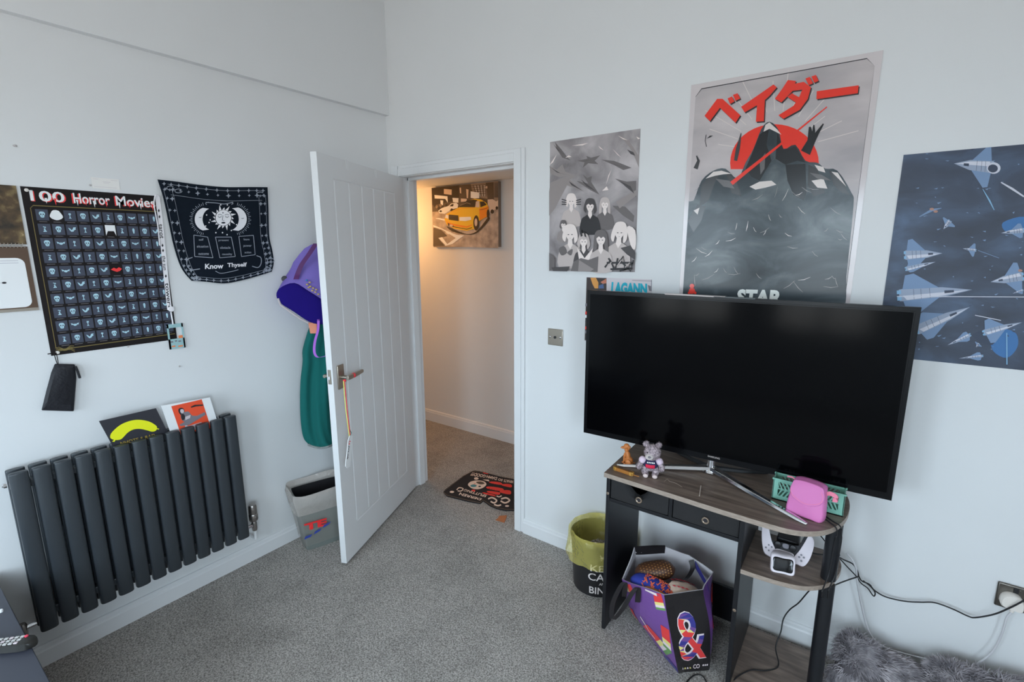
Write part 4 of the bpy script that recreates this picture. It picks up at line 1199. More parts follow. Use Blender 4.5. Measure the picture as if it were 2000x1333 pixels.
tag(b.build('card_scrap', smooth=0), 'tiny torn scrap of brown card on the carpet in front of the doormat', 'scrap')

# ------------------------------------------------------------------ television
TVB = mat('tv_black_gloss', (0.004, 0.004, 0.005, 1), rough=0.25, spec=0.22)
SCR = mat('tv_screen_glass', (0.0015, 0.0015, 0.002, 1), rough=0.12, spec=0.10)
TVE = mat('tv_edge_clear', (0.05, 0.06, 0.065, 1), rough=0.2)
SILT = mat('tv_silver_text', C(170, 172, 176, 1), rough=.3)
DZ = 0.715                               # desk top
TX0, TX1, TY, TZ1 = 1.466, 2.569, -0.200, 1.405
TZ0L, TZ0R = 0.763, 0.781
tv = thing('television', 'large black flat television on a chrome stand on the desk', 'television', (2.02, -.17, DZ))
def tvq(x, y, z):
    return (x, y, z)
def slab(mb, ix, y0, y1, iz0, iz1, mt):
    p_ = [(TX0 + ix, y0, TZ0L + iz0), (TX1 - ix, y0, TZ0R + iz0), (TX1 - ix, y1, TZ0R + iz0), (TX0 + ix, y1, TZ0L + iz0),
          (TX0 + ix, y0, TZ1 - iz1), (TX1 - ix, y0, TZ1 - iz1), (TX1 - ix, y1, TZ1 - iz1), (TX0 + ix, y1, TZ1 - iz1)]
    return mb.hexa(p_, mt)
b = M(); slab(b, 0, TY, TY + .022, 0, 0, TVB); slab(b, .012, TY - .0012, TY, .020, .012, TVB)
b.build('tv_bezel', tv, bevel=.003)
b = M(); slab(b, .016, TY - .0018, TY - .0012, .024, .016, SCR); b.build('screen', tv, smooth=0)
b = M(); slab(b, .25, TY + .022, TY + .050, .05, .22, TVB); b.build('rear_housing', tv, bevel=.012)
b = M()
for x0_, x1_, z_, mt_ in ((1.80, 2.02, TZ1, SILT), (1.98, 2.12, TZ1 - .001, TVE)):
    b.box(x0_, x1_, TY - .001, TY + .018, z_ - .002, z_ + .003, mt_)
b.build('camera_strip', tv, bevel=.001)
tq = at_y(1394, 895, TY - .002)
b = M(); letter(b, 'SAMSUNG', (tq[0] - .022, TY - .0026, tq[2] + .006), (tq[0] + .022, TY - .0026, tq[2] + .006), (tq[0] + .022, TY - .0026, tq[2] - .001), (tq[0] - .022, TY - .0026, tq[2] - .001), SILT, .01)
b.build('maker_lettering', tv, smooth=0)
b = M()
ap = np.array((2.012, -.175, DZ))
b.lathe([(.030, .004), (.026, .012), (.018, .022), (.016, .058), (.022, .064)], ap, CHROME, 20)
b.build('stand_neck', tv)
def stand_arm(tip, w0, w1, mt=CHROME):
    tip = np.array(tip, float); d = tip - ap; d[2] = 0; L = np.hypot(d[0], d[1]); d /= L; q = np.array((-d[1], d[0], 0))
    rings = []
    for s_, w, h0, h1 in ((0, w0, .014, .028), (.12, w0 * .95, .010, .024), (.5, (w0 + w1) / 2, .004, .017), (.92, w1, .001, .012), (1, w1 * .5, .001, .009)):
        c_ = ap + d * L * s_
        rings.append([c_ + q * w + UP * h0, c_ + q * w * .6 + UP * h1, c_ - q * w * .6 + UP * h1, c_ - q * w + UP * h0])
    return M().loft(rings, mt).build('stand_arm', tv, bevel=.003)
stand_arm((1.690, -.340, DZ), .020, .011)
stand_arm((2.358, -.392, DZ), .020, .011)
stand_arm((1.84, -.065, DZ), .012, .008, BLACKM)
stand_arm((2.20, -.065, DZ), .012, .008, BLACKM)

# ------------------------------------------------------------------ computer desk
WOOD = ramp_mat('grey_oak', ((.28, C(80, 74, 70, .9)), (.45, C(98, 91, 86, .9)), (.58, C(110, 104, 98, .9)), (.75, C(126, 120, 114, .9))), 7, rough=.42, stretch=(1.0, 7, 7), detail=5, distortion=.4)
WOODE = ramp_mat('grey_oak_edge', ((.3, C(128, 124, 118, .95)), (.7, C(152, 148, 142, .95))), 40, rough=.5, stretch=(1, 3, 6))
BPAN = mat('desk_black_panel', C(24, 27, 32, .95), rough=.4, spec=.35)
BTUB = mat('desk_black_tube', C(22, 26, 32, .95), rough=.38)
FAB = mat('drawer_black_fabric', C(30, 32, 35, .95), rough=.85, bump=.2, bscale=400)
EYEL = mat('eyelet_silver', C(160, 155, 145, .95), rough=.25, metal=.8)
desk = thing('computer_desk', 'grey wood topped desk with black legs and rounded open shelves under the television', 'desk', (2.05, -.22, 0))
DTH = .018
outl = [(1.665, -.052), (1.674, -.424), (1.90, -.436), (2.12, -.449), (2.24, -.452)] + [tuple(q) for q in spline([(2.24, -.452), (2.31, -.449), (2.365, -.428), (2.415, -.378), (2.447, -.306), (2.462, -.23), (2.464, -.16), (2.456, -.10), (2.436, -.052)], 4)[1:]]
def plate(o, z0, z1, name, parent):
    b = M(); n = len(o)
    a = [(x, y, z0) for x, y in o]; c_ = [(x, y, z1) for x, y in o]
    area2 = sum(o[i][0] * o[(i + 1) % n][1] - o[(i + 1) % n][0] * o[i][1] for i in range(n))
    if area2 < 0: a, c_ = a[::-1], c_[::-1]
    tri = tessellate_polygon([[Vector(p) for p in a]])
    vs = a + c_; fs = []
    for t in tri:
        q = np.cross(np.subtract(a[t[1]], a[t[0]]), np.subtract(a[t[2]], a[t[0]]))[2]
        t = tuple(t) if q > 0 else (t[0], t[2], t[1])
        fs += [tuple(k + n for k in t), t[::-1]]
    b.add(vs, fs, WOOD)
    b.add(vs, [(i, (i + 1) % n, n + (i + 1) % n, n + i) for i in range(n)], WOODE)
    return b.build(name, parent, smooth=30)
plate(outl, DZ - DTH, DZ, 'desk_top', desk)
PY0, PY1 = -.405, -.062
b = M().box(1.676, 1.691, PY0 + .003, PY1, 0, DZ - DTH, BPAN); b.build('side_panel', desk, bevel=.0015)
b = M().box(2.168, 2.184, PY0, PY1, 0, DZ - DTH, BPAN); b.build('side_panel', desk, bevel=.0015)
b = M().box(1.691, 2.168, PY1 - .012, PY1, .02, .175, BPAN); b.build('back_rail', desk, bevel=.001)
b = M().box(1.691, 2.168, PY0 + .006, PY1, .587, .601, BPAN); b.build('drawer_shelf', desk, bevel=.001)
b = M().box(1.925, 1.938, PY0 + .006, PY1, .601, DZ - DTH, BPAN); b.build('drawer_divider', desk, bevel=.001)
b = M().box(1.691, 2.168, PY1 - .006, PY1, .601, DZ - DTH, BPAN); b.build('drawer_back_panel', desk, bevel=.001)
b = M()
for x_, y_, z_ in ((2.176, PY0 - .001, .330), (1.6835, PY0 + .002, .62)):
    M().lathe([(.006, 0), (.005, .001), (0, .0015)], (x_, y_, z_), EYEL, 12, axis=(0, -1, 0)).build('screw_cap', desk)
SZ = .495
midp = [(2.184, -.110), (2.184, -.406), (2.25, -.404)] + [tuple(q) for q in spline([(2.25, -.404), (2.305, -.398), (2.36, -.384), (2.405, -.352), (2.44, -.302), (2.459, -.24), (2.464, -.185), (2.455, -.14), (2.44, -.110)], 4)[1:]]
plate(midp, SZ - .016, SZ, 'round_shelf', desk)
botp = [(2.184, -.066), (2.184, -.398), (2.26, -.397)] + [tuple(q) for q in spline([(2.26, -.397), (2.33, -.390), (2.385, -.365), (2.43, -.315), (2.455, -.25), (2.460, -.18), (2.45, -.11), (2.435, -.066)], 4)[1:]]
plate(botp, .012, .030, 'round_shelf', desk)
def post(x, y, z0, z1):
    b = M().lathe([(.021, z0), (.0225, z0 + .002), (.0225, z1 - .002), (.021, z1)], (x, y, 0), BTUB, 24)
    return b.build('support_post', desk)
PX, PYY = 2.434, -.288
post(PX - .003, PYY, SZ, DZ - DTH)
post(PX - .003, PYY + .0, .030, SZ - .016)
M().lathe([(.018, 0), (.021, .004), (.021, .012)], (PX - .003, PYY, 0), BTUB, 18).build('post_foot', desk)

def fabric_drawer(x0_, x1_, sag, label):
    t = thing('fabric_drawer', label, 'drawer', ((x0_ + x1_) / 2, -.3, .602), 'fabric drawers under the desk top')
    b = M(); yf = PY0 + .010; zt, zb_ = .690, .6025
    n = 14
    def notch(u):                       # the front edge dips in the middle and gapes
        return zt - sag * math.exp(-((u - .48) / .17) ** 2)
    rings_o, rings_i = [], []
    pts_o, pts_i = [], []
    for i in range(n + 1):
        u = i / n; x = x0_ + (x1_ - x0_) * u
        bul = .010 * math.sin(math.pi * u)
        pts_o.append([(x, yf - bul * .3, zb_), (x, yf - bul * .8, zb_ + .03), (x, yf - bul * .3, (zb_ + notch(u)) / 2 + .01), (x, yf + bul * (1.6 if sag > .025 else .6), notch(u))])
        pts_i.append([(p_[0], p_[1] + .005, p_[2] + (.0 if k else .003)) for k, p_ in enumerate(pts_o[-1])])
    ring = [po + pi[::-1] for po, pi in zip(pts_o, pts_i)]
    b.loft(ring, FAB)
    b.box(x0_, x0_ + .004, yf, PY1 - .010, zb_, zt - .006, FAB).box(x1_ - .004, x1_, yf, PY1 - .010, zb_, zt - .006, FAB).box(x0_, x1_, PY1 - .016, PY1 - .010, zb_, zt - .006, FAB).box(x0_, x1_, yf, PY1 - .010, zb_, zb_ + .004, FAB)
    dbx = b.build('drawer_box', t, smooth=50)
    b = M(); cxm = x0_ + (x1_ - x0_) * .52
    prof = [(.0075, 0), (.0075, .002), (.0095, .0035), (.0125, .003), (.0135, .0), ]
    rings = [[(cxm + r_ * math.cos(a), yf - .0095 - h_, .6335 + r_ * math.sin(a)) for a in (2 * math.pi * j / 20 for j in range(20))] for r_, h_ in prof]
    b.loft(rings, EYEL, False, False)
    b.poly([(cxm + .0078 * math.cos(a), yf - .0098, .6335 + .0078 * math.sin(a)) for a in np.linspace(0, 5.9, 16)], G3)
    b.build('eyelet', dbx)
    return t
fabric_drawer(1.6935, 1.9225, .052, 'black fabric drawer with a gaping front, at the end nearest the doorway')
fabric_drawer(1.9405, 2.1655, .022, 'black fabric drawer with a centred eyelet, next to the open round shelves')

# ------------------------------------------------------------------ things on the desk top
# wooden dog
WDOG = mat('carved_wood', C(170, 110, 58, .92), rough=.5, vary=.15, vscale=60)
b = M(); dx, dy = 1.712, -.292
S = .82
def DE(c_, r_, rot=None):
    b.ell((dx + c_[0] * S, dy + c_[1] * S, DZ + c_[2] * S), tuple(q * S for q in r_), WDOG, 14, 10, rot)
rx_ = lambda a: Matrix.Rotation(math.radians(a), 3, 'Y')
DE((.011, .002, .019), (.022, .019, .019)); DE((.005, 0, .044), (.013, .0135, .027), rx_(-16)); DE((-.003, -.002, .070), (.0095, .010, .014), rx_(-8))
DE((-.002, -.003, .090), (.0150, .0140, .0140)); DE((-.015, -.013, .084), (.0115, .0095, .0068)); DE((-.024, -.019, .083), (.0035, .0035, .003))
DE((.0135, -.006, .084), (.0045, .0085, .0135), rx_(18)); DE((-.008, .0115, .084), (.008, .0042, .0135))
for yy_ in (-.0085, .0075):
    DE((-.0105, yy_, .028), (.0048, .0050, .030), rx_(2)); DE((-.015, yy_, .0042), (.0085, .0055, .0044))
    DE((.014, yy_ * 1.9, .014), (.015, .007, .014), rx_(-25)); DE((.002, yy_ * 2.1, .004), (.013, .006, .0044))
b.tube([(dx + .022, dy, DZ + .008), (dx + .032, dy + .008, DZ + .004), (dx + .028, dy + .016, DZ + .004)], .003, WDOG, 8)
o = b.build('dog_figurine', loc=(dx, dy, DZ)); voxelise(o, .0012, 1)
tag(o, 'small carved wooden sitting dog on the desk corner', 'figurine')
# folding knife
KG = mat('knife_brass', C(196, 160, 84, .95), rough=.28, metal=.6)
KW = mat('knife_wood', C(150, 104, 48, .95), rough=.35)
KD = mat('knife_dark', C(60, 50, 36, .95), rough=.35)
kn = thing('pocket_knife', 'folded brass and wood pocket knife at the front corner of the desk top', 'knife', (1.735, -.372, DZ))
k0, k1 = at_z(1199, 917, DZ), at_z(1237, 930, DZ)
kd = k1 - k0; kl = np.hypot(kd[0], kd[1]); kd /= kl; kq = np.array((-kd[1], kd[0], 0))
def kring(s_, w, h): 
    c_ = k0 + kd * kl * s_; c_[2] = DZ
    return [c_ - kq * w, c_ - kq * w + UP * h, c_ + kq * w + UP * h, c_ + kq * w]
b = M(); b.loft([kring(s_, w, .013) for s_, w in ((0, .0055), (.06, .0085), (.2, .0095), (.5, .0085), (.8, .0095), (.95, .0085), (1, .006))], KW); b.build('handle_scale', kn, bevel=.002)
b = M(); b.loft([kring(s_, w, .0138) for s_, w in ((-.01, .005), (.07, .0092), (.16, .0098))], KG); b.build('bolster', kn, bevel=.001)
b = M(); b.loft([kring(s_, w, .0138) for s_, w in ((.84, .0098), (.94, .009), (1.01, .0055))], KG); b.build('bolster', kn, bevel=.001)
b = M(); b.loft([kring(s_, .0018, .0150) for s_ in (.10, .5, .93)], KD); b.build('folded_blade', kn)
b = M(); b.tube([k1 + UP * .004, k1 + kd * .010 + UP * .004, k1 + kd * .022 + kq * .004 + UP * .003], .002, KW, 6); b.build('lanyard_ring', kn)

# teddy bear
TED = ramp_mat('teddy_plush', ((.34, C(104, 100, 110, .95)), (.5, C(142, 138, 150, .95)), (.66, C(184, 180, 192, .95))), 160, rough=.95, bump=.8)
MUZ = mat('teddy_muzzle', C(182, 186, 190, .95), rough=.9)
NVY = mat('teddy_shirt_navy', C(34, 34, 74, .95), rough=.8)
SLV = mat('teddy_sleeve', C(196, 190, 214, .95), rough=.8)
TRED = mat('teddy_print_red', C(196, 34, 70, .95), rough=.7)
SUE = mat('teddy_pad', C(194, 190, 194, .95), rough=.8)
tdc = np.array((1.829, -.340, DZ))
ted = thing('teddy_bear', 'small grey teddy bear in a navy shirt with red print, standing on the desk', 'teddy bear', tuple(tdc))
fw = np.array((CX - tdc[0], CY - tdc[1], 0)); fw /= np.hypot(fw[0], fw[1]); sd = np.array((-fw[1], fw[0], 0))   # facing the camera side
TR3 = Matrix(((sd[0], fw[0], 0), (sd[1], fw[1], 0), (0, 0, 1)))
def tp(a, f_, z): return tdc + sd * a + fw * f_ + UP * z
def TE(mb, a, f_, z, r_, mt, rot=None):
    R_ = TR3 @ rot if rot else TR3
    mb.ell(tp(a, f_, z), r_, mt, 16, 10, R_)
RY_ = lambda q: Matrix.Rotation(math.radians(q), 3, 'Y')
RX_ = lambda q: Matrix.Rotation(math.radians(q), 3, 'X')
b = M()
TE(b, 0, 0, .047, (.027, .022, .030), TED); TE(b, .004, .008, .098, (.031, .029, .031), TED)
for s_ in (-1, 1):
    TE(b, s_ * .020, -.002, .020, (.014, .016, .021), TED); TE(b, s_ * .017, .012, .0085, (.012, .019, .0085), TED)
    TE(b, s_ * .031, .004, .060, (.012, .012, .016), TED, RY_(-s_ * 30)); TE(b, s_ * .041, .010, .041, (.011, .011, .018), TED, RY_(-s_ * 12))
    TE(b, s_ * .024 + .002, .0, .126, (.011, .007, .011), TED)
rs = random.Random(5)
o = b.build('body', ted); voxelise(o, .0022, 2)
b = M()                                              # tufts of plush
for k in range(1500):
    zone = rs.choice(((.004, .008, .098, .031, .029, .031), (.004, .008, .098, .031, .029, .031), (0, 0, .047, .026, .022, .030), (-.020, -.002, .020, .014, .016, .021), (.020, -.002, .020, .014, .016, .021), (-.041, .010, .041, .011, .011, .018), (.041, .010, .041, .011, .011, .018), (.026, 0, .126, .011, .007, .011), (-.022, 0, .126, .011, .007, .011)))
    v = Vector((rs.gauss(0, 1), rs.gauss(0, 1), rs.gauss(0, 1))).normalized()
    p_ = tp(zone[0] + v.x * zone[3], zone[1] + v.y * zone[4], max(.001, zone[2] + v.z * zone[5]))
    d_ = sd * v.x + fw * v.y + UP * v.z + np.array((rs.uniform(-.6, .6), rs.uniform(-.6, .6), rs.uniform(-.8, .2)))
    d_ = d_ / np.linalg.norm(d_) * rs.uniform(.003, .006)
    q_ = np.cross(d_, (rs.random(), rs.random(), rs.random())); q_ = q_ / (np.linalg.norm(q_) + 1e-9) * .0007
    b.add([p_ - q_, p_ + q_, p_ + d_], [(0, 1, 2)], TED)
o = b.build('plush_fur', ted, smooth=0); o['kind'] = 'stuff'
b = M(); TE(b, 0, .001, .050, (.0295, .0245, .024), NVY); shirt = b.build('shirt', ted)
b = M()
for s_ in (-1, 1):
    b = M(); TE(b, s_ * .031, .004, .062, (.0142, .0145, .0155), SLV, RY_(-s_ * 30)); b.build('sleeve', shirt)
b = M()
ws = []
for i in range(13):
    col = []
    for j in range(5):
        a_ = -.0185 + .034 * i / 12; z_ = .0385 + .0145 * j / 4
        f_ = .0252 * math.sqrt(max(.05, 1 - (a_ / .0305) ** 2 - ((z_ - .050) / .026) ** 2)) + .0012
        col.append(tp(a_, f_, z_))
    ws.append(col)
b.loft(ws, TRED, False, False, closed=False)
for k in range(5):
    a_ = -.014 + .006 * k
    b.add([tp(a_, .0267, .060), tp(a_ + .004, .0267, .060), tp(a_ + .004, .0262, .065), tp(a_, .0262, .065)], [(0, 1, 2, 3)], PWHT)
b.build('shirt_print', shirt)
b = M(); TE(b, -.006, .033, .088, (.016, .013, .012), MUZ); muz = b.build('muzzle', ted)
b = M(); TE(b, -.006, .045, .092, (.006, .004, .0045), G1); b.build('nose', muz)
for s_ in (-1, 1):
    b = M(); TE(b, -.004 + s_ * .011, .0335, .105, (.0026, .002, .003), G3); b.build('eye', ted)
for s_ in (-1, 1):
    b = M(); TE(b, s_ * .017, .0305, .009, (.0095, .003, .0075), SUE); b.build('foot_pad', ted)

# folding crate, pink pouch
MINT = mat('mint_plastic', C(112, 174, 164, .95), rough=.4)
crate = thing('folding_crate', 'small mint green folding crate with slotted sides behind the pink pouch', 'crate', (2.345, -.17, DZ))
CRX0, CRX1, CRY0, CRY1, CRH = 2.240, 2.448, -.268, -.216, .080
def slotted(x0_, x1_, y, z0_, z1_):
    """crate wall along x at y with two fields of slanted slots cut through"""
    b = M(); th = .004
    W, Hh = x1_ - x0_, z1_ - z0_
    xs = [0, .016, .088, .120, .192, W]
    zs = (0, .018, .068, Hh)
    for i in range(5):
        for j in range(3):
            if j == 1 and i in (1, 3): continue
            b.box(x0_ + xs[i], x0_ + xs[i + 1], y, y + th, z0_ + zs[j], z0_ + zs[j + 1], MINT)
    for i in (1, 3):
        fx0, fx1 = x0_ + xs[i], x0_ + xs[i + 1]; cz = z0_ + (zs[1] + zs[2]) / 2
        b.box(fx0, fx1, y, y + th, cz - .002, cz + .002, MINT)
        for half in (-1, 1):
            za, zb2 = (cz + .002, z0_ + zs[2]) if half > 0 else (z0_ + zs[1], cz - .002)
            sl = .012 * half * (1 if i == 1 else -1)
            n = 6
            for k in range(n + 1):
                xa = fx0 + (fx1 - fx0) * k / n
                p_ = [(xa - .0028, za), (xa + .0028, za), (xa + .0028 - sl, zb2), (xa - .0028 - sl, zb2)]
                p_ = [(min(max(px, fx0), fx1), pz) for px, pz in p_]
                if abs(p_[0][0] - p_[1][0]) < 1e-5 and abs(p_[2][0] - p_[3][0]) < 1e-5: continue
                b.ext([(px, y, pz) for px, pz in p_], (0, th, 0), MINT)
    b.box(x0_ - .003, x1_ + .003, y - .002, y + th, z1_ - .006, z1_, MINT)
    return b
slotted(CRX0, CRX1, CRY0, DZ, DZ + CRH).build('crate_wall', crate, smooth=0)
slotted(CRX0, CRX1, CRY1, DZ, DZ + CRH).build('crate_wall', crate, smooth=0)
for x_ in (CRX0, CRX1 - .004):
    M().box(x_, x_ + .004, CRY0, CRY1 + .004, DZ, DZ + CRH, MINT).build('crate_wall', crate, bevel=.001)
M().box(CRX0, CRX1, CRY0, CRY1, DZ, DZ + .004, MINT).build('crate_base', crate)
PINK = mat('pink_faux_leather', C(192, 118, 182, .95), rough=.5, spec=.3, bump=.08, bscale=300)
PINK2 = mat('pink_strap', C(226, 130, 160, .95), rough=.45)
pk = thing('pink_pouch', 'small pink flap pouch leaning against the mint green crate', 'pouch', (2.345, -.315, DZ))
pc = np.array((2.347, -.324, DZ)); ps = np.array((.985, -.17, 0)); pn = np.array((.17, .985, 0))   # along, inwards
def ppt(a, z, f_):
    return pc + ps * a + UP * z - pn * (f_ - z * .25)
def body_ring(f_, k, lift=.0):
    base = [(-.052, .003), (-.02, .0), (.02, .0), (.053, .003), (.053, .05), (.048, .085), (.042, .108), (.0, .114), (-.042, .110), (-.047, .087), (-.053, .05)]
    L = loop(base, 4)
    return [ppt(a * k, .055 + (z - .055) * k + lift, f_) for a, z in L]
b = M(); b.loft([body_ring(-.020, .90), body_ring(-.018, .96), body_ring(0, 1.03), body_ring(.022, .98), body_ring(.028, .93), body_ring(.030, .86)], PINK)
b.build('pouch_body', pk, smooth=60)
fl = loop([(-.049, .082), (-.046, .070), (-.034, .055), (.0, .044), (.034, .053), (.048, .069), (.050, .082), (.047, .097), (.038, .112), (.0, .1165), (-.038, .113), (-.046, .098)], 4)
b = M(); b.loft([[ppt(a * .995, z, .026) for a, z in fl], [ppt(a, z, .033) for a, z in fl], [ppt(a * .97, .08 + (z - .08) * .96, .0345) for a, z in fl]], PINK)
flp = b.build('flap', pk, smooth=40)
b = M()
st = [ppt(a * .93, .08 + (z - .08) * .92, .0352) for a, z in fl if z < .09]
b.tube([ppt(a * .93, .082 + (z - .082) * .9, .0347) for a, z in loop([(-.049, .082), (-.040, .062), (0, .046), (.040, .060), (.049, .082), (.03, .112), (-.03, .114)], 5)][:24], .0006, PINK2, 5)
b.build('flap_stitching', flp)
b = M()
a0, a1 = ppt(.046, .085, 0), at_y(1628, 962, -.30)
b.loft([[q + UP * .007, q - UP * .007, q - UP * .007 - pn * .003, q + UP * .007 - pn * .003] for q in spline([a0, a0 + ps * .012 + UP * .006, a0 + ps * .028 + UP * .002, a0 + ps * .034 - UP * .008, a0 + ps * .020 - UP * .012], 4)], PINK2)
b.build('wrist_strap', pk, smooth=60)
b = M(); q0 = ppt(-.044, .100, 0)
b.tube([q0, q0 - ps * .012 + UP * .006, q0 - ps * .026 + UP * .004], .003, PINK2, 6); b.build('strap_tab', pk)
# sliver of clear plastic and a loose thread near the front edge
CLR = mat('clear_plastic_strip', C(190, 192, 190, .95), rough=.15)
z_ = DZ + .0015
b = M(); qa, qb = at_z(1366, 970, DZ), at_z(1369, 950, DZ); b.tube([qa + UP * .0015, (qa + qb) / 2 + UP * .003, qb + UP * .0015], .0016, CLR, 6)
tag(b.build('plastic_strip'), 'tiny clear plastic strip lying near the front edge of the desk top', 'strip')
THR = mat('loose_thread', C(150, 146, 140, .95), rough=.6)
b = M(); b.tube([at_z(px, py, DZ) + UP * .0008 for px, py in spline([(1298, 941), (1303, 937), (1308, 941), (1320, 945), (1332, 952)], 5)], .0006, THR, 5)
tag(b.build('loose_thread'), 'pale loose thread lying on the desk top in front of the teddy', 'thread')
DARKP = mat('dark_plastic', C(28, 29, 34, .95), rough=.45)

# ------------------------------------------------------------------ shelves: game controller on its dock, adapter
CWH = mat('controller_white', C(206, 212, 228, .95), rough=.38)
CBK = mat('controller_black', C(34, 38, 46, .95), rough=.35)
CGY = mat('controller_grey', C(120, 126, 140, .95), rough=.4)
GLS = mat('dock_black_gloss', (0.004, .004, .005, 1), rough=.08)
con = thing('game_controller', 'white and black game controller standing grips up in its charging dock', 'game controller', (2.31, -.27, SZ))
CP0 = np.array((2.305, -.285, SZ)); CN = np.array((.10, -.80, .56)); CN /= np.linalg.norm(CN)
def k7(x, y): return (1480 + x * .16502, 910 + y * .16504)
def con_pt(x, y, off): return at_pl(*k7(x, y), CP0 + CN * off, CN)
def pad(pts, o0, o1, mt, name, bev=.004, k=4):
    L = loop(pts, k)
    f = [con_pt(x, y, o1) for x, y in L]
    return M().ext(f, CN * (o0 - o1), mt).build(name, con, bevel=bev, smooth=50, seg=3)
# the grips and faceplates, then the dark middle
pad([(62, 690), (125, 690), (140, 780), (165, 890), (205, 985), (212, 1030), (185, 1082), (120, 1062), (72, 1015), (50, 900), (48, 790)], -.012, .016, CWH, 'grip', .006)
pad([(600, 838), (645, 850), (668, 905), (655, 1000), (610, 1120), (545, 1192), (470, 1170), (428, 1150), (424, 1090), (490, 1010), (550, 920)], -.012, .016, CWH, 'grip', .006)
pad([(150, 800), (172, 880), (300, 912), (480, 950), (530, 880), (575, 805), (602, 838), (560, 920), (500, 1010), (430, 1090), (300, 1075), (210, 1020), (170, 890), (142, 800)], -.008, .012, CBK, 'centre_body', .003, 3)
pad([(212, 985), (300, 1000), (418, 1045), (424, 1092), (410, 1150), (300, 1110), (190, 1082), (206, 1030)], -.006, .017, CWH, 'touch_plate', .002, 3)
for q in ((235, 935), (412, 985)):
    c_ = con_pt(q[0], q[1], .012)
    M().lathe([(.0115, 0), (.0095, .003), (.006, .006), (.006, .009), (.0098, .010), (.0102, .0125), (.0088, .0135), (.006, .0125), (0, .012)], c_, DARKP, 18, axis=tuple(CN)).build('thumbstick', con)
for q, r_ in (((95, 970), 10), ((130, 940), 10), ((165, 965), 10), ((130, 1005), 10), ((490, 1085), 11), ((515, 1060), 11), ((545, 1090), 11), ((515, 1130), 11)):
    c_ = con_pt(q[0], q[1], .0155); M().lathe([(r_ * .0003, 0), (r_ * .0003, .0018), (0, .0024)], c_, CGY, 12, axis=tuple(CN)).build('face_button', con)
b = M().poly([con_pt(x, y, .0122) for x, y in loop([(300, 925), (365, 940), (360, 985), (300, 970)], 3)], CGY); b.build('speaker_panel', con)
dock = thing('charging_dock', 'white charging dock with a black gloss front under the game controller', 'dock', (2.295, -.33, SZ))
dc = np.array((2.298, -.325, SZ)); ds = np.array((.975, .22, 0)); dn = np.array((.22, -.975, 0))
def dpt(a, f_, z): return dc + ds * a + dn * f_ + UP * z
def rsq(w, h, f_, z0, n=5, lean=.35):
    L = loop([(-w, 0), (-w * .9, -h), (0, -h * 1.03), (w * .9, -h), (w, 0), (w * .92, h), (0, h * 1.03), (-w * .92, h)], n)
    return [dpt(a, f_ - (q) * lean, z0 + q) for a, q in L]
b = M(); b.loft([rsq(.030, .022, -.02, .027), rsq(.036, .026, .0, .027), rsq(.037, .027, .014, .027), rsq(.034, .024, .019, .027)], CWH); dkb = b.build('dock_body', dock, smooth=50)
b = M(); b.loft([rsq(.030, .0195, .0185, .029), rsq(.0295, .019, .0205, .029), rsq(.026, .016, .0212, .029)], GLS); dgf = b.build('gloss_front', dkb, smooth=60)
b = M()
for a in (-.006, .001, .008): b.ell(dpt(a, .0235, .018), (.0012, .0012, .0012), CWH, 8, 6)
b.build('indicator_light', dkb)
ad = at_pl(1541, 1043, (2.31, -.19, SZ), (0, -1, 0))
b = M().box(2.265, 2.335, -.225, -.165, SZ, SZ + .060, DARKP)
tag(b.build('power_adapter', bevel=.005), 'black power adapter block on the round shelf behind the game controller', 'adapter')

# ------------------------------------------------------------------ cables and socket
BCAB = mat('cable_black', C(24, 26, 30, .95), rough=.5)
GCAB = mat('cable_grey', C(186, 198, 210, .98), rough=.5)
WCAB = mat('plug_white', C(214, 222, 224, 1), rough=.4)
def cable(pts, r, mt, label, name='power_cable', k=7, group=None):
    b = M().tube(spline(pts, k), r, mt, 8)
    return tag(b.build(name, smooth=80), label, 'cable', group)
sock = thing('wall_socket', 'brushed metal double wall socket low on the wall at the right end', 'socket', (2.955, 0, .425))
SK0 = 2.882
b = M().box(SK0, SK0 + .146, -.009, 0, .424, .510, mat('socket_dark_metal', (0.20, 0.185, 0.165, 1), rough=.3, metal=.9)); fpl = b.build('face_plate', sock, bevel=.004)
for x_ in (SK0 + .045, SK0 + .105):
    M().box(x_ - .008, x_ + .004, -.012, -.009, .487, .503, BLACKM).build('switch', fpl, bevel=.001)
plug = thing('white_plug', 'white plug pushed into the left half of the wall socket', 'plug', (2.927, -.03, .44))
b = M()
o8 = [(-.024, -.018), (.016, -.026), (.027, -.020), (.026, .006), (.012, .023), (-.012, .024), (-.026, .010)]
b.loft([[(2.918 + a * k_, y_, .461 + c_ * k_) for a, c_ in loop(o8, 3)] for y_, k_ in ((-.009, 1.0), (-.030, 1.0), (-.036, .88))][::-1], WCAB)
b.build('plug_body', plug, smooth=50)
b = M().tube([(2.923, -.020, .439), (2.921, -.022, .425)], .0055, WCAB, 10); b.build('cord_grip', plug)
def wp(px, py, y): return at_y(px, py, y)
cable([wp(1922, 1196, -.025), wp(1968, 1200, -.022), (2.921, -.022, .424)][1:] if False else [(2.921, -.022, .424), wp(1966, 1208, -.026), wp(1958, 1235, -.028), wp(1946, 1262, -.030), wp(1930, 1282, -.033), wp(1905, 1300, -.036), wp(1880, 1315, -.04)], .0032, GCAB, 'grey cable curving down from the white plug to the cushion', group='grey cables by the wall socket')
cable([wp(1653, 1081, -.05), wp(1664, 1094, -.05), wp(1672, 1112, -.05), wp(1674, 1135, -.045), wp(1681, 1175, -.04), wp(1692, 1220, -.036), wp(1705, 1247, -.034), wp(1730, 1266, -.034), wp(1775, 1280, -.034), wp(1815, 1290, -.036), wp(1850, 1304, -.04)], .0032, GCAB, 'grey cable dropping from behind the desk posts to the cushions', group='grey cables by the wall socket')
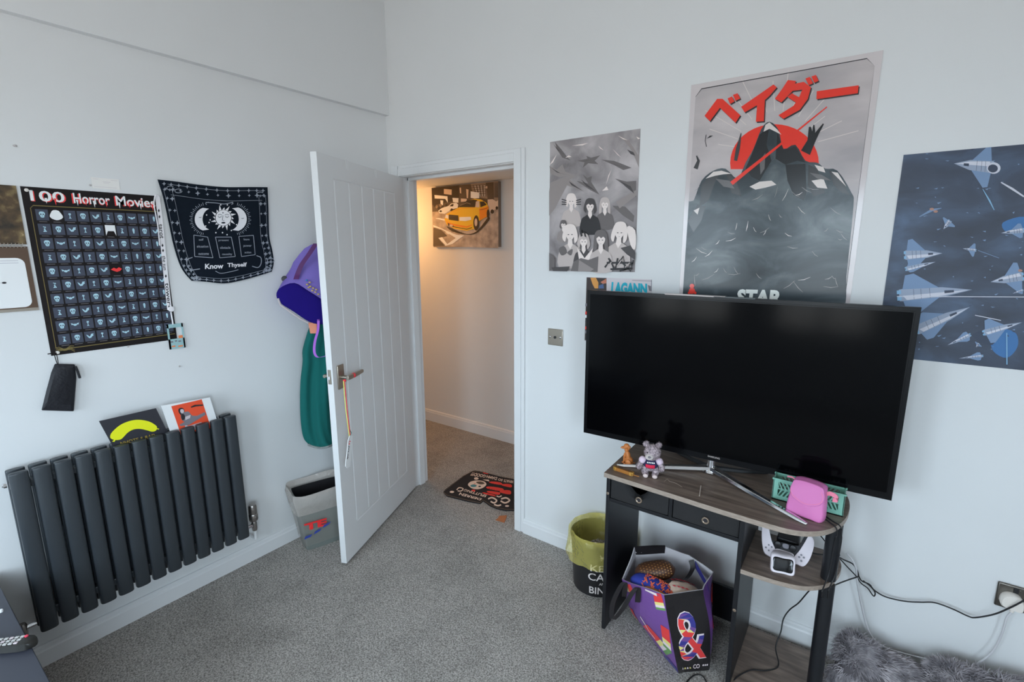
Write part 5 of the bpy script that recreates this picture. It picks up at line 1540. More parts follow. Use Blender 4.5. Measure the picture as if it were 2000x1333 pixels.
cable([(2.436, -.20, .545), wp(1636, 1087, -.11), wp(1648, 1094, -.07), wp(1665, 1102, -.05), wp(1674, 1115, -.045), wp(1678, 1128, -.04), wp(1684, 1136, -.04), wp(1698, 1142, -.04), wp(1707, 1153, -.035), wp(1726, 1165, -.03), wp(1750, 1172, -.028), wp(1775, 1176, -.028), wp(1800, 1177, -.028), wp(1826, 1178, -.028), wp(1860, 1190, -.028), wp(1890, 1204, -.028), wp(1905, 1207, -.03), wp(1940, 1201, -.034), wp(1968, 1190, -.040), wp(1994, 1177, -.048), wp(2012, 1166, -.05)], .0025, BCAB, 'long black cable running along the wall from the desk to the socket', group='black cables behind the desk')
cable([(2.438, -.19, .530), wp(1640, 1092, -.10), wp(1655, 1108, -.08), wp(1672, 1126, -.05), wp(1682, 1140, -.035), wp(1695, 1150, -.03), wp(1706, 1165, -.03), wp(1709, 1158, -.03), wp(1700, 1146, -.035), wp(1686, 1135, -.04)], .0022, BCAB, 'black cable looping back on itself behind the rounded shelves', group='black cables behind the desk')
cable([wp(1676, 1127, -.05), wp(1655, 1134, -.10), wp(1632, 1143, -.17), (2.440, -.240, .43), (2.40, -.20, .40), wp(1580, 1155, -.14), wp(1560, 1178, -.12), wp(1542, 1192, -.11), wp(1530, 1210, -.12), wp(1525, 1235, -.14), wp(1515, 1265, -.17), (2.315, -.22, .034), (2.28, -.27, .033), (2.235, -.30, .033), (2.20, -.36, .033), (2.185, -.402, .02), (2.166, -.43, .004), (2.13, -.44, .003), (2.09, -.40, .003), (2.06, -.42, .003), (2.04, -.50, .003)], .0024, BCAB, 'black cable hanging from the middle shelf onto the lowest shelf and carpet', group='black cables behind the desk')
# two leads coming over the desk top and down the post
cable([(2.405, -.325, DZ + .004), (2.418, -.338, DZ + .003), (2.430, -.350, DZ + .002), (2.437, -.357, DZ - .006), (2.438, -.345, DZ - .03), (2.436, -.318, .66), (2.434, -.316, .60), (2.431, -.316, .53), (2.424, -.337, .500), (2.421, -.352, .492), (2.419, -.358, .482), (2.421, -.345, .46), (2.424, -.318, .44)], .0022, BCAB, 'black lead over the desk edge and down the post, nearer the teddy', group='leads down the desk post')
cable([(2.400, -.300, DZ + .004), (2.424, -.322, DZ + .003), (2.440, -.333, DZ + .002), (2.4475, -.338, DZ - .006), (2.449, -.322, DZ - .03), (2.452, -.312, .66), (2.451, -.309, .60), (2.448, -.309, .53), (2.441, -.322, .500), (2.438, -.332, .492), (2.436, -.3385, .482), (2.437, -.326, .46), (2.438, -.312, .44)], .0022, BCAB, 'black lead over the desk edge and down the post, nearer the socket', group='leads down the desk post')
cable([(2.34, -.19, .52), (2.385, -.165, .50), (2.43, -.15, .505), wp(1640, 1085, -.115)], .0025, BCAB, 'black lead lying along the back of the middle shelf', group='black cables behind the desk')
cable([wp(1597, 1040, -.08), wp(1605, 1050, -.08), wp(1613, 1060, -.10)], .0022, BCAB, 'short black lead crossing under the desk top behind the post', group='black cables behind the desk')

# ------------------------------------------------------------------ yellow lined waste bin
YB = np.array((1.530, -.150, 0))
BINB = mat('bin_black_tin', C(28, 30, 34, 1), rough=.42)
BINT = mat('bin_white_lettering', C(206, 212, 218, 1), rough=.5)
ybin = thing('waste_bin', 'black tin waste bin with white lettering and a yellow liner, beside the desk', 'bin', tuple(YB))
BH, BR0, BR1 = .262, .110, .126
b = M().lathe([(0.0, .004), (BR0 - .004, .0), (BR0, .003), (BR1, BH), (BR1 - .003, BH), (BR0 - .004, .010), (0, .008)], YB, BINB, 40, True, True); ybb = b.build('bin_body', ybin, smooth=40)
b = M().lathe([(BR1 + .001, BH - .006), (BR1 + .004, BH - .003), (BR1 + .002, BH + .001), (BR1 - .004, BH + .001), (BR1 - .004, BH - .006)], YB, BINB, 40, False, False); b.build('rim', ybb, smooth=60)
tof = math.atan2(CY - YB[1], CX - YB[0])             # the printed side, turned a little
FACE = tof + .27
def onbin(a, z, h):                                  # a = metres along the front, positive to the viewer's right
    r_ = BR0 + (BR1 - BR0) * z / BH + .0006 + h
    t_ = FACE + a / .12
    return YB + np.array((r_ * math.cos(t_), r_ * math.sin(t_), z))
def bin_text(txt, a0, a1, z0_, z1_, bold=.0):
    uv, f = glyphs(txt, bold)
    vs = [onbin(a0 + (a1 - a0) * u, z0_ + (z1_ - z0_) * v, 0) for u, v in uv]
    return vs, f
b = M()
for txt, a0, a1, z0_, z1_ in (('KEEP', -.062, .062, .138, .172), ('CALM', -.072, .072, .090, .128), ('AND', -.020, .020, .068, .081), ('BIN IT', -.066, .066, .020, .056)):
    vs, f = bin_text(txt, a0, a1, z0_, z1_, .012); b.add(vs, f, BINT)
for q in (((-.016, .205), (-.02, .228), (-.008, .215), (0, .232), (.008, .215), (.02, .228), (.016, .205)), ((-.017, .197), (.017, .197), (.017, .202), (-.017, .202))):
    pts = [onbin(a, z_, 0) for a, z_ in q]; b.poly(pts, BINT)
b.build('lettering', ybb, smooth=0)
def film(name, col, rough, alpha, bump=.5, bscale=25):
    """thin tinted polythene: mostly see-through, shiny where it creases"""
    mt = bpy.data.materials.new(name); mt.use_nodes = True; nt = mt.node_tree
    b_ = nt.nodes['Principled BSDF']; out = nt.nodes['Material Output']
    b_.inputs['Base Color'].default_value = col; b_.inputs['Roughness'].default_value = rough
    tr = nt.nodes.new('ShaderNodeBsdfTransparent'); tr.inputs[0].default_value = tuple(.45 + .55 * c ** .4 for c in col[:3]) + (1,)
    mx = nt.nodes.new('ShaderNodeMixShader'); mx.inputs[0].default_value = alpha
    tc = nt.nodes.new('ShaderNodeTexCoord'); nz = nt.nodes.new('ShaderNodeTexNoise'); nz.inputs['Scale'].default_value = bscale; nz.inputs['Distortion'].default_value = 1.5
    bp = nt.nodes.new('ShaderNodeBump'); bp.inputs['Strength'].default_value = bump; bp.inputs['Distance'].default_value = .01
    nt.links.new(tc.outputs['Object'], nz.inputs['Vector']); nt.links.new(nz.outputs['Fac'], bp.inputs['Height']); nt.links.new(bp.outputs[0], b_.inputs['Normal'])
    nt.links.new(tr.outputs[0], mx.inputs[1]); nt.links.new(b_.outputs[0], mx.inputs[2]); nt.links.new(mx.outputs[0], out.inputs['Surface'])
    return mt
YFILM = film('yellow_polythene', (.92, .80, .22, 1), .18, .34)
b = M()
wob = lambda k, a: 1 + (.030 * math.sin(5 * a + k * .8) + .022 * math.sin(9 * a - 1.3 * k) + .012 * math.sin(17 * a + k)) * (1.0 if k in (0, 1, 2) else (.45 if k < 6 else .15))
prof = [(.146, .162), (.145, .180), (.141, .215), (.138, .250), (.135, .282), (.128, .290), (.117, .272), (.113, .23), (.104, .19), (.075, .162), (.02, .155)]
b.lathe(prof, YB, YFILM, 72, False, True, wob)
yl = tag(b.build('bin_liner', smooth=70), 'yellow see-through liner folded over the rim of the black waste bin', 'bin liner')
FOIL = mat('foil_wrapper', C(120, 120, 122, .95), rough=.3, metal=.5, vary=.5, vscale=90)
b = M(); rs = random.Random(2)
b.ell((YB[0] + .015, YB[1] + .005, .186), (.060, .050, .026), FOIL, 22, 14)
b.v = [tuple(np.array(v) + np.array(noise.noise_vector(Vector(v) * 70)) * .014) for v in b.v]
tag(b.build('foil_wrapper', smooth=0), 'crumpled silver wrapper inside the yellow bin liner', 'wrapper')

# ------------------------------------------------------------------ grey lined bin behind the door
GB = np.array((.170, -.823, 0)); ga = np.array((.30, .954, 0)); gb_ = np.array((-.954, .30, 0))
WGA, WGB, GH = .200, .135, .305
gc = GB + ga * WGA / 2 + gb_ * WGB / 2
def sq_ring(k, z, n=6, wobf=None, r=.18):
    base = []
    L = loop([(-1, -.75), (-.75, -1), (.75, -1), (1, -.75), (1, .75), (.75, 1), (-.75, 1), (-1, .75)], n)
    for i, (p_, q_) in enumerate(L):
        w = wobf(i / len(L)) if wobf else 1
        base.append(gc + ga * p_ * WGA / 2 * k * w + gb_ * q_ * WGB / 2 * k * w + np.array((0, 0, z)))
    return base
GBIN = mat('bin_grey_plastic', C(96, 110, 112, .74), rough=.45)
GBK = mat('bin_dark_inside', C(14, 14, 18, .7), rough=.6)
b = M()
b.loft([sq_ring(.97, .0), sq_ring(1.0, .004), sq_ring(1.24, GH)], GBIN, True, False)
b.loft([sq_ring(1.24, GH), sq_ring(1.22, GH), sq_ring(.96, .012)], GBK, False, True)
tag(b.build('waste_bin', smooth=50), 'grey square waste bin with a dark inside standing behind the open door', 'bin')
GFILM = film('grey_polythene', C(176, 182, 184, .78), .2, .50)
GFIL2 = film('grey_polythene_single', C(170, 178, 180, .78), .18, .16)
b = M(); zz = lambda t, s_: .5 * math.sin(2 * math.pi * (3 * t + s_)) + .3 * math.sin(2 * math.pi * (7 * t - s_))
rings = []
for k, z, am in ((1.10, .030, .015), (1.18, .09, .02), (1.27, .16, .030), (1.38, .22, .030), (1.46, .27, .035), (1.53, .312, .04), (1.48, .337, .04), (1.40, .328, .03), (1.33, .310, .015)):
    R_ = sq_ring(k, z, 8, lambda t, am=am, z=z: 1 + am * zz(t, z * 3))
    n = len(R_)
    if z > .3:
        R_ = [p_ + UP * (.012 * zz(i / n, .2)) for i, p_ in enumerate(R_)]
    rings.append([np.array((max(p_[0], .003), p_[1], p_[2])) for p_ in R_])
b.loft(rings[:5], GFIL2, False, False); b.loft(rings[3:], GFILM, False, False)
SHRED, SHBLU = mat('liner_red_print', C(196, 40, 44, .72), rough=.4), mat('liner_blue_print', C(40, 60, 140, .72), rough=.4)
def gface(u, z, h):      # on the side of the bin that faces the room; u 0..1 along it
    k = 1.17 + .13 * z / GH
    return gc + ga * (u - .5) * WGA * k - gb_ * (WGB / 2 * k + .014 + h) + UP * z
def gside(u, z, h):      # on the end nearest the radiator; u 0..1 from wall to room
    k = 1.02 + .17 * z / GH + .06
    return gc - ga * (WGA / 2 * k + .012 + h) + gb_ * (.5 - u) * WGB * k + UP * z
letter(b, 'TE', gface(.06, .175, 0), gface(.52, .170, 0), gface(.52, .128, 0), gface(.06, .133, 0), SHRED, .05)
b.poly([gface(.02, .088, .001), gface(.16, .092, .001), gface(.20, .105, .001), gface(.05, .103, .001)], SHBLU); b.poly([gface(.42, .118, .001), gface(.56, .130, .001), gface(.60, .142, .001), gface(.45, .135, .001)], SHBLU); b.poly([gface(.22, .098, .001), gface(.36, .108, .001), gface(.40, .121, .001), gface(.26, .115, .001)], SHBLU)
tag(b.build('bin_liner', smooth=70), 'clear grey carrier bag with red letters lining the bin behind the door', 'bin liner')

# ------------------------------------------------------------------ shopping bag under the desk
PUR = mat('bag_purple', C(104, 74, 148, .95), rough=.35, bump=.25, bscale=30)
BKB = mat('bag_black', C(30, 30, 34, .95), rough=.3, bump=.2, bscale=40)
BIN_ = mat('bag_lining', C(176, 184, 196, .95), rough=.5, bump=.2, bscale=30)
LR, LY, LG, LB, LWH = mat('bag_melon_red', C(206, 62, 66, .95), rough=.35), mat('bag_melon_yellow', C(214, 214, 140, .95), rough=.35), mat('bag_rind_green', C(96, 150, 92, .95), rough=.35), mat('bag_blue', C(52, 56, 140, .95), rough=.35), mat('bag_white', C(214, 212, 224, .95), rough=.35)
base = [(2.013, -.441), (1.895, -.352), (1.812, -.275), (1.815, -.215), (1.850, -.172), (1.900, -.155), (2.01, -.255), (2.100, -.360)]
rim = [(1.952, -.478, .335), (1.852, -.466, .318), (1.776, -.440, .300), (1.757, -.290, .350), (1.872, -.232, .365), (1.965, -.205, .350), (2.062, -.240, .335), (2.064, -.375, .340)]
def bagp(i, t, off=0.0):
    """i along the eight corners (fractional), t from the base 0 to the rim 1"""
    i = i % 8; k = int(i); w = i - k; k2 = (k + 1) % 8
    a = np.array(base[k] + (.004,)) * (1 - w) + np.array(base[k2] + (.004,)) * w
    c_ = np.array(rim[k]) * (1 - w) + np.array(rim[k2]) * w
    p_ = a * (1 - t) + c_ * t
    ctr_ = np.array((1.945, -.30, 0)) * (1 - t) + np.array((1.92, -.33, 0)) * t
    d_ = p_ - ctr_; d_[2] = 0; d_ /= max(1e-6, np.linalg.norm(d_))
    bulge = .032 * max(0.0, math.sin(math.pi * min(1, max(0, t) * 1.05) ** .8)) + .004 * math.sin(9 * t + 3 * i)
    if 7 <= i < 8: bulge *= .55
    return p_ + d_ * (bulge + off)
bag = thing('shopping_bag', 'purple shopping bag printed with melon lollies and an ampersand, under the desk', 'bag', (1.94, -.32, 0))
NI, NT = 40, 14
rows = [[bagp(8 * i / NI, t / NT) for i in range(NI)] for t in range(NT + 1)]
b = M()
vs = [p_ for r_ in rows for p_ in r_]
for t in range(NT):
    for i in range(NI):
        j = (i + 1) % NI
        q = (t * NI + i, t * NI + j, (t + 1) * NI + j, (t + 1) * NI + i)
        b.add([vs[k] for k in q], [(0, 1, 2, 3)], BKB if i >= NI * 7 // 8 else PUR)
inn = [[bagp(8 * i / NI, t / NT, -.004) for i in range(NI)] for t in range(NT, -1, -1)]
b.loft([rows[-1]] + inn, BIN_, False, True)
b.add(rows[0], [tuple(range(NI - 1, -1, -1))], BKB)
bag_skin = b.build('bag_body', bag, smooth=60)
b = M()
onb = lambda i, t, h: bagp(i, t, .0012 + h)
pr = Print(b, onb, .0006)
def patch(i0, t0, w, l, ang, parts):
    """a lolly: red flesh, pale band, green rind, seen on the side of the bag; i, t are bag coordinates"""
    ca, sa = math.cos(ang), math.sin(ang)
    f = lambda a, c_: (i0 + (a * ca - c_ * sa) * 1.05, t0 + (a * sa + c_ * ca) * .42)
    for (y0_, y1_, mt_) in parts:
        n = 4
        for k in range(n):
            ya, yb = y0_ + (y1_ - y0_) * k / n, y0_ + (y1_ - y0_) * (k + 1) / n
            pr.p([f(-w, ya * l), f(0, ya * l), f(w, ya * l), f(w, yb * l), f(0, yb * l), f(-w, yb * l)], mt_)
MELON = ((0, .55, LR), (.55, .72, LY), (.72, .86, LWH), (.86, 1, LG))
MELON2 = ((0, .10, LG), (.10, .2, LWH), (.2, .35, LY), (.35, 1, LR))
for (i0, t0, w, l, a) in ((.30, .985, .17, .42, 2.9), (1.45, .90, .17, .42, -1.9), (.90, .42, .18, .75, 2.2), (.16, .62, .13, .75, 3.25), (1.62, .45, .17, .6, 2.6), (2.5, .80, .22, .6, 1.4), (3.3, .85, .2, .5, 2.0), (4.6, .80, .25, .6, 1.2), (6.4, .85, .25, .6, 2.6), (6.7, .5, .25, .6, .6), (5.6, .6, .3, .7, 1.5)):
    patch(i0, t0, w, l, a, MELON)
for q in ([(.98, .54), (.86, .46), (.80, .36), (.66, .30)], ):
    pr.line(q, .025, LWH)
pr.p([(.30, .95), (.78, .96), (.78, .985), (.30, .985)], LWH)
pr.p([(.02, .02), (.6, .03), (.35, .16), (.02, .12)], LB)
for q in ([(2.1, .86), (2.7, .84), (2.7, .98), (2.1, .98)], [(5.2, .9), (6.6, .88), (6.6, .99), (5.2, .99)]): pr.p(q, LB)
b.build('lolly_print', bag_skin, smooth=0)
b = M()
# the end panel's ampersand and the small line under it
def amp(grow, mt_, h):
    uv, f = glyphs('&', grow)
    V_ = []
    for u, v in uv:
        e = .02 if grow > .02 else 0
        u2, v2 = .5 + (u - .5) * (1 + 2 * e), .5 + (v - .5) * (1 + 2 * e)
        V_.append(bagp(7.88 - .74 * u2, .20 + .58 * v2, .0015 + h))
    fs = []
    for t in f:
        q = np.cross(V_[t[1]] - V_[t[0]], V_[t[2]] - V_[t[0]])
        fs.append(t if q @ (CAM_P - V_[t[0]]) > 0 else t[::-1])
    return V_, f, fs, mt_
V_, f, fs, mt_ = amp(.030, LWH, .0004); b.add(V_, fs, mt_)
uv, f = glyphs('&', .006)
V_, f, fs, _ = amp(.006, LB, .0010)
for t, q in zip(f, fs):
    cu, cv = np.mean([uv[k] for k in t], axis=0)
    w = math.sin(cu * 9 + cv * 7)
    b.add([V_[k] for k in q], [(0, 1, 2)] if len(q) == 3 else [tuple(range(len(q)))], LR if w > .45 else (LY if w > .3 else (LB if w < -.75 else PUR)))
b.build('ampersand_print', bag_skin, smooth=0)
b = M(); pr = Print(b, onb, .0012)
uv, f = glyphs('CO', .02)
V_ = [bagp(7.52 - .20 * u, .055 + .065 * v, .0018) for u, v in uv]
b.add(V_, [t for t in f], LWH)
for k in range(4):
    i0 = 7.88 - .08 * k
    pr.h = .0012
    pr.p([(i0, .065), (i0 - .055, .065), (i0 - .045, .10 - .006 * k), (i0 - .01, .092)], LY if k % 2 else LWH)
for k in range(3):
    pr.p([(7.24 - .06 * k, .085), (7.20 - .06 * k, .085), (7.20 - .06 * k, .11), (7.24 - .06 * k, .105)], LWH)
b.build('small_lettering', bag_skin, smooth=0)
def strap(pts, w, axis, name='handle'):
    S_ = spline(pts, 7); axis = np.array(axis, float); axis /= np.linalg.norm(axis)
    rings = []
    for k, p_ in enumerate(S_):
        t_ = S_[min(k + 1, len(S_) - 1)] - S_[max(k - 1, 0)]; n_ = np.cross(t_, axis); n_ /= max(1e-9, np.linalg.norm(n_))
        rings.append([p_ + axis * w, p_ - axis * w, p_ - axis * w + n_ * .0018, p_ + axis * w + n_ * .0018])
    return M().loft(rings, BKB).build(name, bag, smooth=60)
sd0, sd1 = bagp(1.05, .96, .006), bagp(1.75, .96, .006)
strap([sd0 - UP * .06, sd0, sd0 + np.array((-.018, -.010, -.02)), sd0 + np.array((-.045, -.028, -.09)), (sd0 + sd1) / 2 + np.array((-.058, -.030, -.155)), sd1 + np.array((-.040, -.018, -.10)), sd1 + np.array((-.016, -.006, -.02)), sd1 + UP * .0, sd1 - UP * .06], .011, (.70, -.05, .30))
ir = bagp(5.2, .97, -.012)
strap([ir + UP * .004, ir + np.array((.012, -.018, -.02)), ir + np.array((.0, -.06, -.045)), ir + np.array((-.035, -.10, -.055)), ir + np.array((-.06, -.125, -.075))], .010, (.8, .3, .4))
b = M()
for i0, i1 in ((2.9, 3.95), (7.0, 8.0)):
    pass
L_ = [bagp(3.0 + k / 10, .92, .0016) for k in range(11)]; U_ = [bagp(3.0 + k / 10, 1.012, .0016) for k in range(11)]
b.loft([L_, U_], BKB, False, False, closed=False)
L_ = [bagp(3.0 + k / 10, .90, -.0056) for k in range(11)]; U_ = [bagp(3.0 + k / 10, 1.012, -.0052) for k in range(11)]
b.loft([U_, L_], BKB, False, False, closed=False)
b.build('rim_tape', bag, smooth=0)

# what lies in the bag
MONO = mat('brown_monogram', C(74, 50, 36, .95), rough=.45)
MONG = mat('gold_monogram', C(140, 108, 62, .95), rough=.45)
def lump(c_, a, l, w, h, mt_, taper=.0, seed=1, n=20, k=14):
    """a soft pillow shape lying along direction a"""
    a = np.array(a, float); a /= np.linalg.norm(a); q = np.cross(UP, a); q /= np.linalg.norm(q); u_ = np.cross(a, q)
    rings = []
    for i in range(k + 1):
        s_ = -1 + 2 * i / k; r_ = max(.04, (1 - abs(s_) ** 3.2)) ** .5 * (1 + taper * s_)
        rings.append([np.array(c_) + a * l * s_ + q * w * r_ * math.copysign(abs(math.cos(t)) ** .8, math.cos(t)) + u_ * h * r_ * math.copysign(abs(math.sin(t)) ** .9, math.sin(t)) for t in (2 * math.pi * j / n for j in range(n))])
    return rings, (a, q, u_)
c1 = (1.862, -.318, .300)
R_, (a1, q1, u1) = lump(c1, (.10, .07, .02), .080, .040, .034, MONO)
pm = thing('monogram_pouch', 'brown pouch with a gold dot pattern inside the shopping bag', 'pouch', c1)
b = M().loft(R_, MONO); b.build('pouch_body', pm, smooth=70)
b = M(); rs = random.Random(9)
for i in range(2, 13):
    for j in range(0, 11):
        t0 = (j + (.5 if i % 2 else 0)) * 2 * math.pi / 20 - .1
        s_ = -1 + 2 * i / 14; r_ = max(.04, (1 - abs(s_) ** 3.2)) ** .5
        p_ = np.array(c1) + a1 * .080 * s_ + q1 * .0405 * r_ * math.copysign(abs(math.cos(t0)) ** .8, math.cos(t0)) + u1 * .0345 * r_ * math.copysign(abs(math.sin(t0)) ** .9, math.sin(t0))
        n_ = q1 * math.cos(t0) + u1 * math.sin(t0); e1_ = a1; e2_ = np.cross(n_, a1)
        p_ = p_ + n_ * .0008
        b.poly([p_ + e1_ * .0032, p_ + e2_ * .0032, p_ - e1_ * .0032, p_ - e2_ * .0032], MONG)
b.build('dot_pattern', pm, smooth=0)
SBL = mat('slipper_blue', C(40, 58, 160, .95), rough=.8)
SOR = mat('slipper_orange', C(236, 110, 84, .95), rough=.8)
STN = mat('slipper_sole_tan', C(168, 114, 62, .95), rough=.6)
c2 = (1.890, -.402, .285)
sl = thing('knitted_slipper', 'blue and orange knitted slipper with a tan sole on top of the shopping bag contents', 'slipper', c2)
R_, (a2, q2, u2) = lump(c2, (.10, -.004, .0), .095, .040, .034, SBL, taper=-.15)
b = M().loft(R_, SBL); b.build('upper', sl, smooth=70)
b = M(); rs = random.Random(4)
for k in range(100):
    s_ = rs.uniform(-.45, .80); t0 = rs.uniform(.1, 3.3); r_ = max(.04, (1 - abs(s_) ** 3.2)) ** .5 * (1 - .15 * s_)
    f_ = lambda s2, t2: np.array(c2) + a2 * .095 * s2 + q2 * .041 * r_ * math.copysign(abs(math.cos(t2)) ** .8, math.cos(t2)) + u2 * .0352 * r_ * math.copysign(abs(math.sin(t2)) ** .9, math.sin(t2))
    b.tube([f_(s_, t0), f_(s_ + .04, t0 + .12), f_(s_ + .10, t0 + .34 * (1 if k % 2 else -1))], .0022, SOR, 5)
o = b.build('orange_stitches', sl, smooth=60); o['kind'] = 'stuff'
c3 = np.array(c2) + np.array((.025, -.034, .004))
R_, _ = lump(c3, (.10, .0, -.01), .058, .014, .020, STN)
b = M().loft(R_, STN); b.build('sole', sl, smooth=70)
c4_ = (1.995, -.368, .292)
WFL = mat('cloth_off_white', C(190, 182, 172, .95), rough=.85, vary=.12, vscale=40)
fl_ = thing('floral_cloth', 'off white cloth with red leaf print stuffed beside the blue slipper in the bag', 'cloth', c4_)
R_, (a4, q4, u4) = lump(c4_, (.09, .035, -.02), .062, .044, .030, WFL)
b = M().loft([[np.array(p_) + np.array(noise.noise_vector(Vector(p_) * 40)) * .006 for p_ in r_] for r_ in R_], WFL); b.build('cloth_body', fl_, smooth=70)
b = M(); FRD = mat('cloth_leaf_red', C(170, 44, 60, .95), rough=.85)
for k in range(16):
    s_ = -.75 + 1.2 * (k % 6) / 5; t0 = .5 + .75 * (k // 6)
    p_ = np.array(c4_) + a4 * .062 * s_ + (q4 * .047 * math.cos(t0) + u4 * .033 * math.sin(t0)) * max(.1, 1 - abs(s_) ** 3) ** .5
    n_ = q4 * math.cos(t0) + u4 * math.sin(t0); p_ = p_ + n_ * .005; e2_ = np.cross(n_, a4)
    b.poly([p_ + a4 * .009, p_ + e2_ * .003, p_ - a4 * .009, p_ - e2_ * .003], FRD)
b.build('leaf_print', fl_, smooth=0)

# ------------------------------------------------------------------ fluffy cushions by the wall
FUR = ramp_mat('grey_shag', ((.3, C(96, 100, 110, .9)), (.5, C(134, 139, 150, .9)), (.7, C(176, 182, 194, .9))), 30, rough=.95)
FURD = mat('grey_shag_backing', C(86, 88, 96, .98), rough=.95)
def cushion(c_, ax, up_, w, h, t, seed, label):
    """a plump square cushion: ax along its width, up_ along its height, dense pile blades combed downward"""
    c_ = np.array(c_, float); ax = np.array(ax, float) / np.linalg.norm(ax); up_ = np.array(up_, float); up_ -= ax * (up_ @ ax); up_ /= np.linalg.norm(up_); nn = np.cross(ax, up_)
    cu = thing('fluffy_cushion', label, 'cushion', tuple(c_ - UP * h), 'grey fluffy cushions by the wall')
    def surf(a, e):
        """superellipsoid"""
        ca, sa, ce, se = math.cos(a), math.sin(a), math.cos(e), math.sin(e)
        pw = lambda q, k: math.copysign(abs(q) ** k, q)
        x, y, z = pw(ce, .9) * pw(ca, .42), pw(ce, .9) * pw(sa, .42), pw(se, 1.0)
        return c_ + ax * w * x + up_ * h * y + nn * t * z, ax * x / w + up_ * y / h + nn * z / t
    b = M(); n, k = 48, 16
    b.loft([[surf(2 * math.pi * j / n, -1.5 + 3.0 * i / k)[0] for j in range(n)] for i in range(k + 1)], FURD)
    b.build('cushion_body', cu, smooth=70)
    rs = random.Random(seed); b = M(); vs, fs = [], []
    for q in range(26000):
        a, e = rs.uniform(0, 2 * math.pi), math.asin(rs.uniform(-.98, .98))
        p_, g = surf(a, e); g = g / np.linalg.norm(g)
        if g @ (CAM_P - p_) < -.35: continue
        L = rs.uniform(.020, .036)
        cl = noise.noise(Vector(p_) * 22) * 1.4; cl2 = noise.noise(Vector(p_) * 22 + Vector((9, 3, 1))) * 1.0
        d_ = g * .55 + ax * (.35 + cl * .6) - UP * (.45 + cl2 * .4) + np.array((rs.gauss(0, .16), rs.gauss(0, .16), rs.gauss(0, .16)))
        d_ = d_ / np.linalg.norm(d_) * L
        s_ = np.cross(d_, CAM_P - p_); s_ = s_ / np.linalg.norm(s_) * .0011
        m_ = p_ + d_ * .55 + g * L * .22
        tip = p_ + d_ + g * L * .08; tip[2] = max(tip[2], .003); tip[1] = min(tip[1], -.004)
        o_ = len(vs); vs += [p_ - s_, p_ + s_, m_ + s_ * .8, m_ - s_ * .8, tip]; fs += [(o_, o_ + 1, o_ + 2, o_ + 3), (o_ + 3, o_ + 2, o_ + 4)]
    b.add(vs, fs, FUR)
    o = b.build('shag_pile', cu, smooth=60); o['kind'] = 'stuff'
    return cu
cushion((2.595, -.165, .088), (.97, -.03, -.14), (.05, .62, .78), .112, .112, .070, 3, 'grey fluffy cushion leaning on the wall right beside the desk post')
cushion((2.90, -.165, .112), (.97, .0, .16), (.05, .62, .78), .150, .138, .075, 8, 'grey fluffy cushion below the wall socket')

# ------------------------------------------------------------------ black desk corner by the radiator with a remote control
SLATE = mat('slate_black_top', C(44, 50, 62, .62), rough=.4)
side = thing('black_cabinet', 'black cabinet top by the left wall below the radiator, a remote lying on it', 'cabinet', (.48, -2.18, 0))
SYE, STZ = -1.904, .45
b = M().box(.02, .95, -2.45, SYE, STZ - .03, STZ, SLATE); b.build('cabinet_top', side, bevel=.002)
b = M().box(.03, .94, -2.44, SYE - .012, .06, STZ - .03, SLATE); b.build('cabinet_body', side, bevel=.002)
b = M().box(.05, .92, -2.42, SYE - .03, 0, .06, BLACKM); b.build('plinth', side)
REM = mat('remote_black', C(28, 30, 30, .62), rough=.35)
KEY = mat('remote_key_pale', C(150, 160, 165, .62), rough=.45)
KRED = mat('remote_power_red', C(205, 60, 84, .66), rough=.4)
rm = thing('remote_control', 'black remote control with pale keys and red power button on the black cabinet top', 'remote control', (.70, -1.955, STZ))
e0 = at_z(68, 1250, STZ + .02); e1 = at_z(-60, 1262, STZ + .02)
ra = e1 - e0; ra[2] = 0; ra /= np.linalg.norm(ra); rb = np.array((-ra[1], ra[0], 0)); rb = rb if rb @ (CAM_P - e0) < 0 else -rb
def rpt(s_, w, z): return e0 + ra * s_ + rb * w + UP * (z - .02)
def rring(s_, w, h): return [rpt(s_, -w, .0035), rpt(s_, -w * .85, h * .9), rpt(s_, -w * .4, h), rpt(s_, w * .4, h), rpt(s_, w * .85, h * .9), rpt(s_, w, .0035), rpt(s_, w * .5, 0), rpt(s_, -w * .5, 0)]
rbd = None; b = M().loft([rring(*q) for q in ((0, .008, .014), (.004, .015, .020), (.014, .021, .024), (.035, .024, .024), (.08, .0235, .021), (.16, .022, .021), (.185, .020, .020), (.19, .014, .016))], REM); rbd = b.build('remote_body', rm, smooth=50)
b = M().lathe([(.0045, 0), (.0045, .003), (.003, .004), (0, .004)], rpt(.030, .012, .0235), KRED, 14); b.build('power_button', rbd)
for i in range(9):
    for j in range(3):
        s_, w = .040 + .014 * i, -.0115 + .0115 * j
        z_ = .0205 + .0025 * max(0, 1 - i / 3)
        b = M().obox(rpt(s_ - .0045, w - .0032, z_), ra * .009, rb * .0064, UP * .0028, KEY if (i + j) % 4 else G2); b.build('key', rbd)
for q, lab, mt_, r_ in (((2, 1196), 'pale round cap on the black cabinet top at the frame edge', WHT, .006),):
    p_ = at_z(*q, STZ); b = M().lathe([(r_, 0), (r_, .006), (r_ * .7, .008), (0, .008)], (p_[0], p_[1], STZ), mt_, 16)
    tag(b.build('bottle_cap'), lab, 'cap')

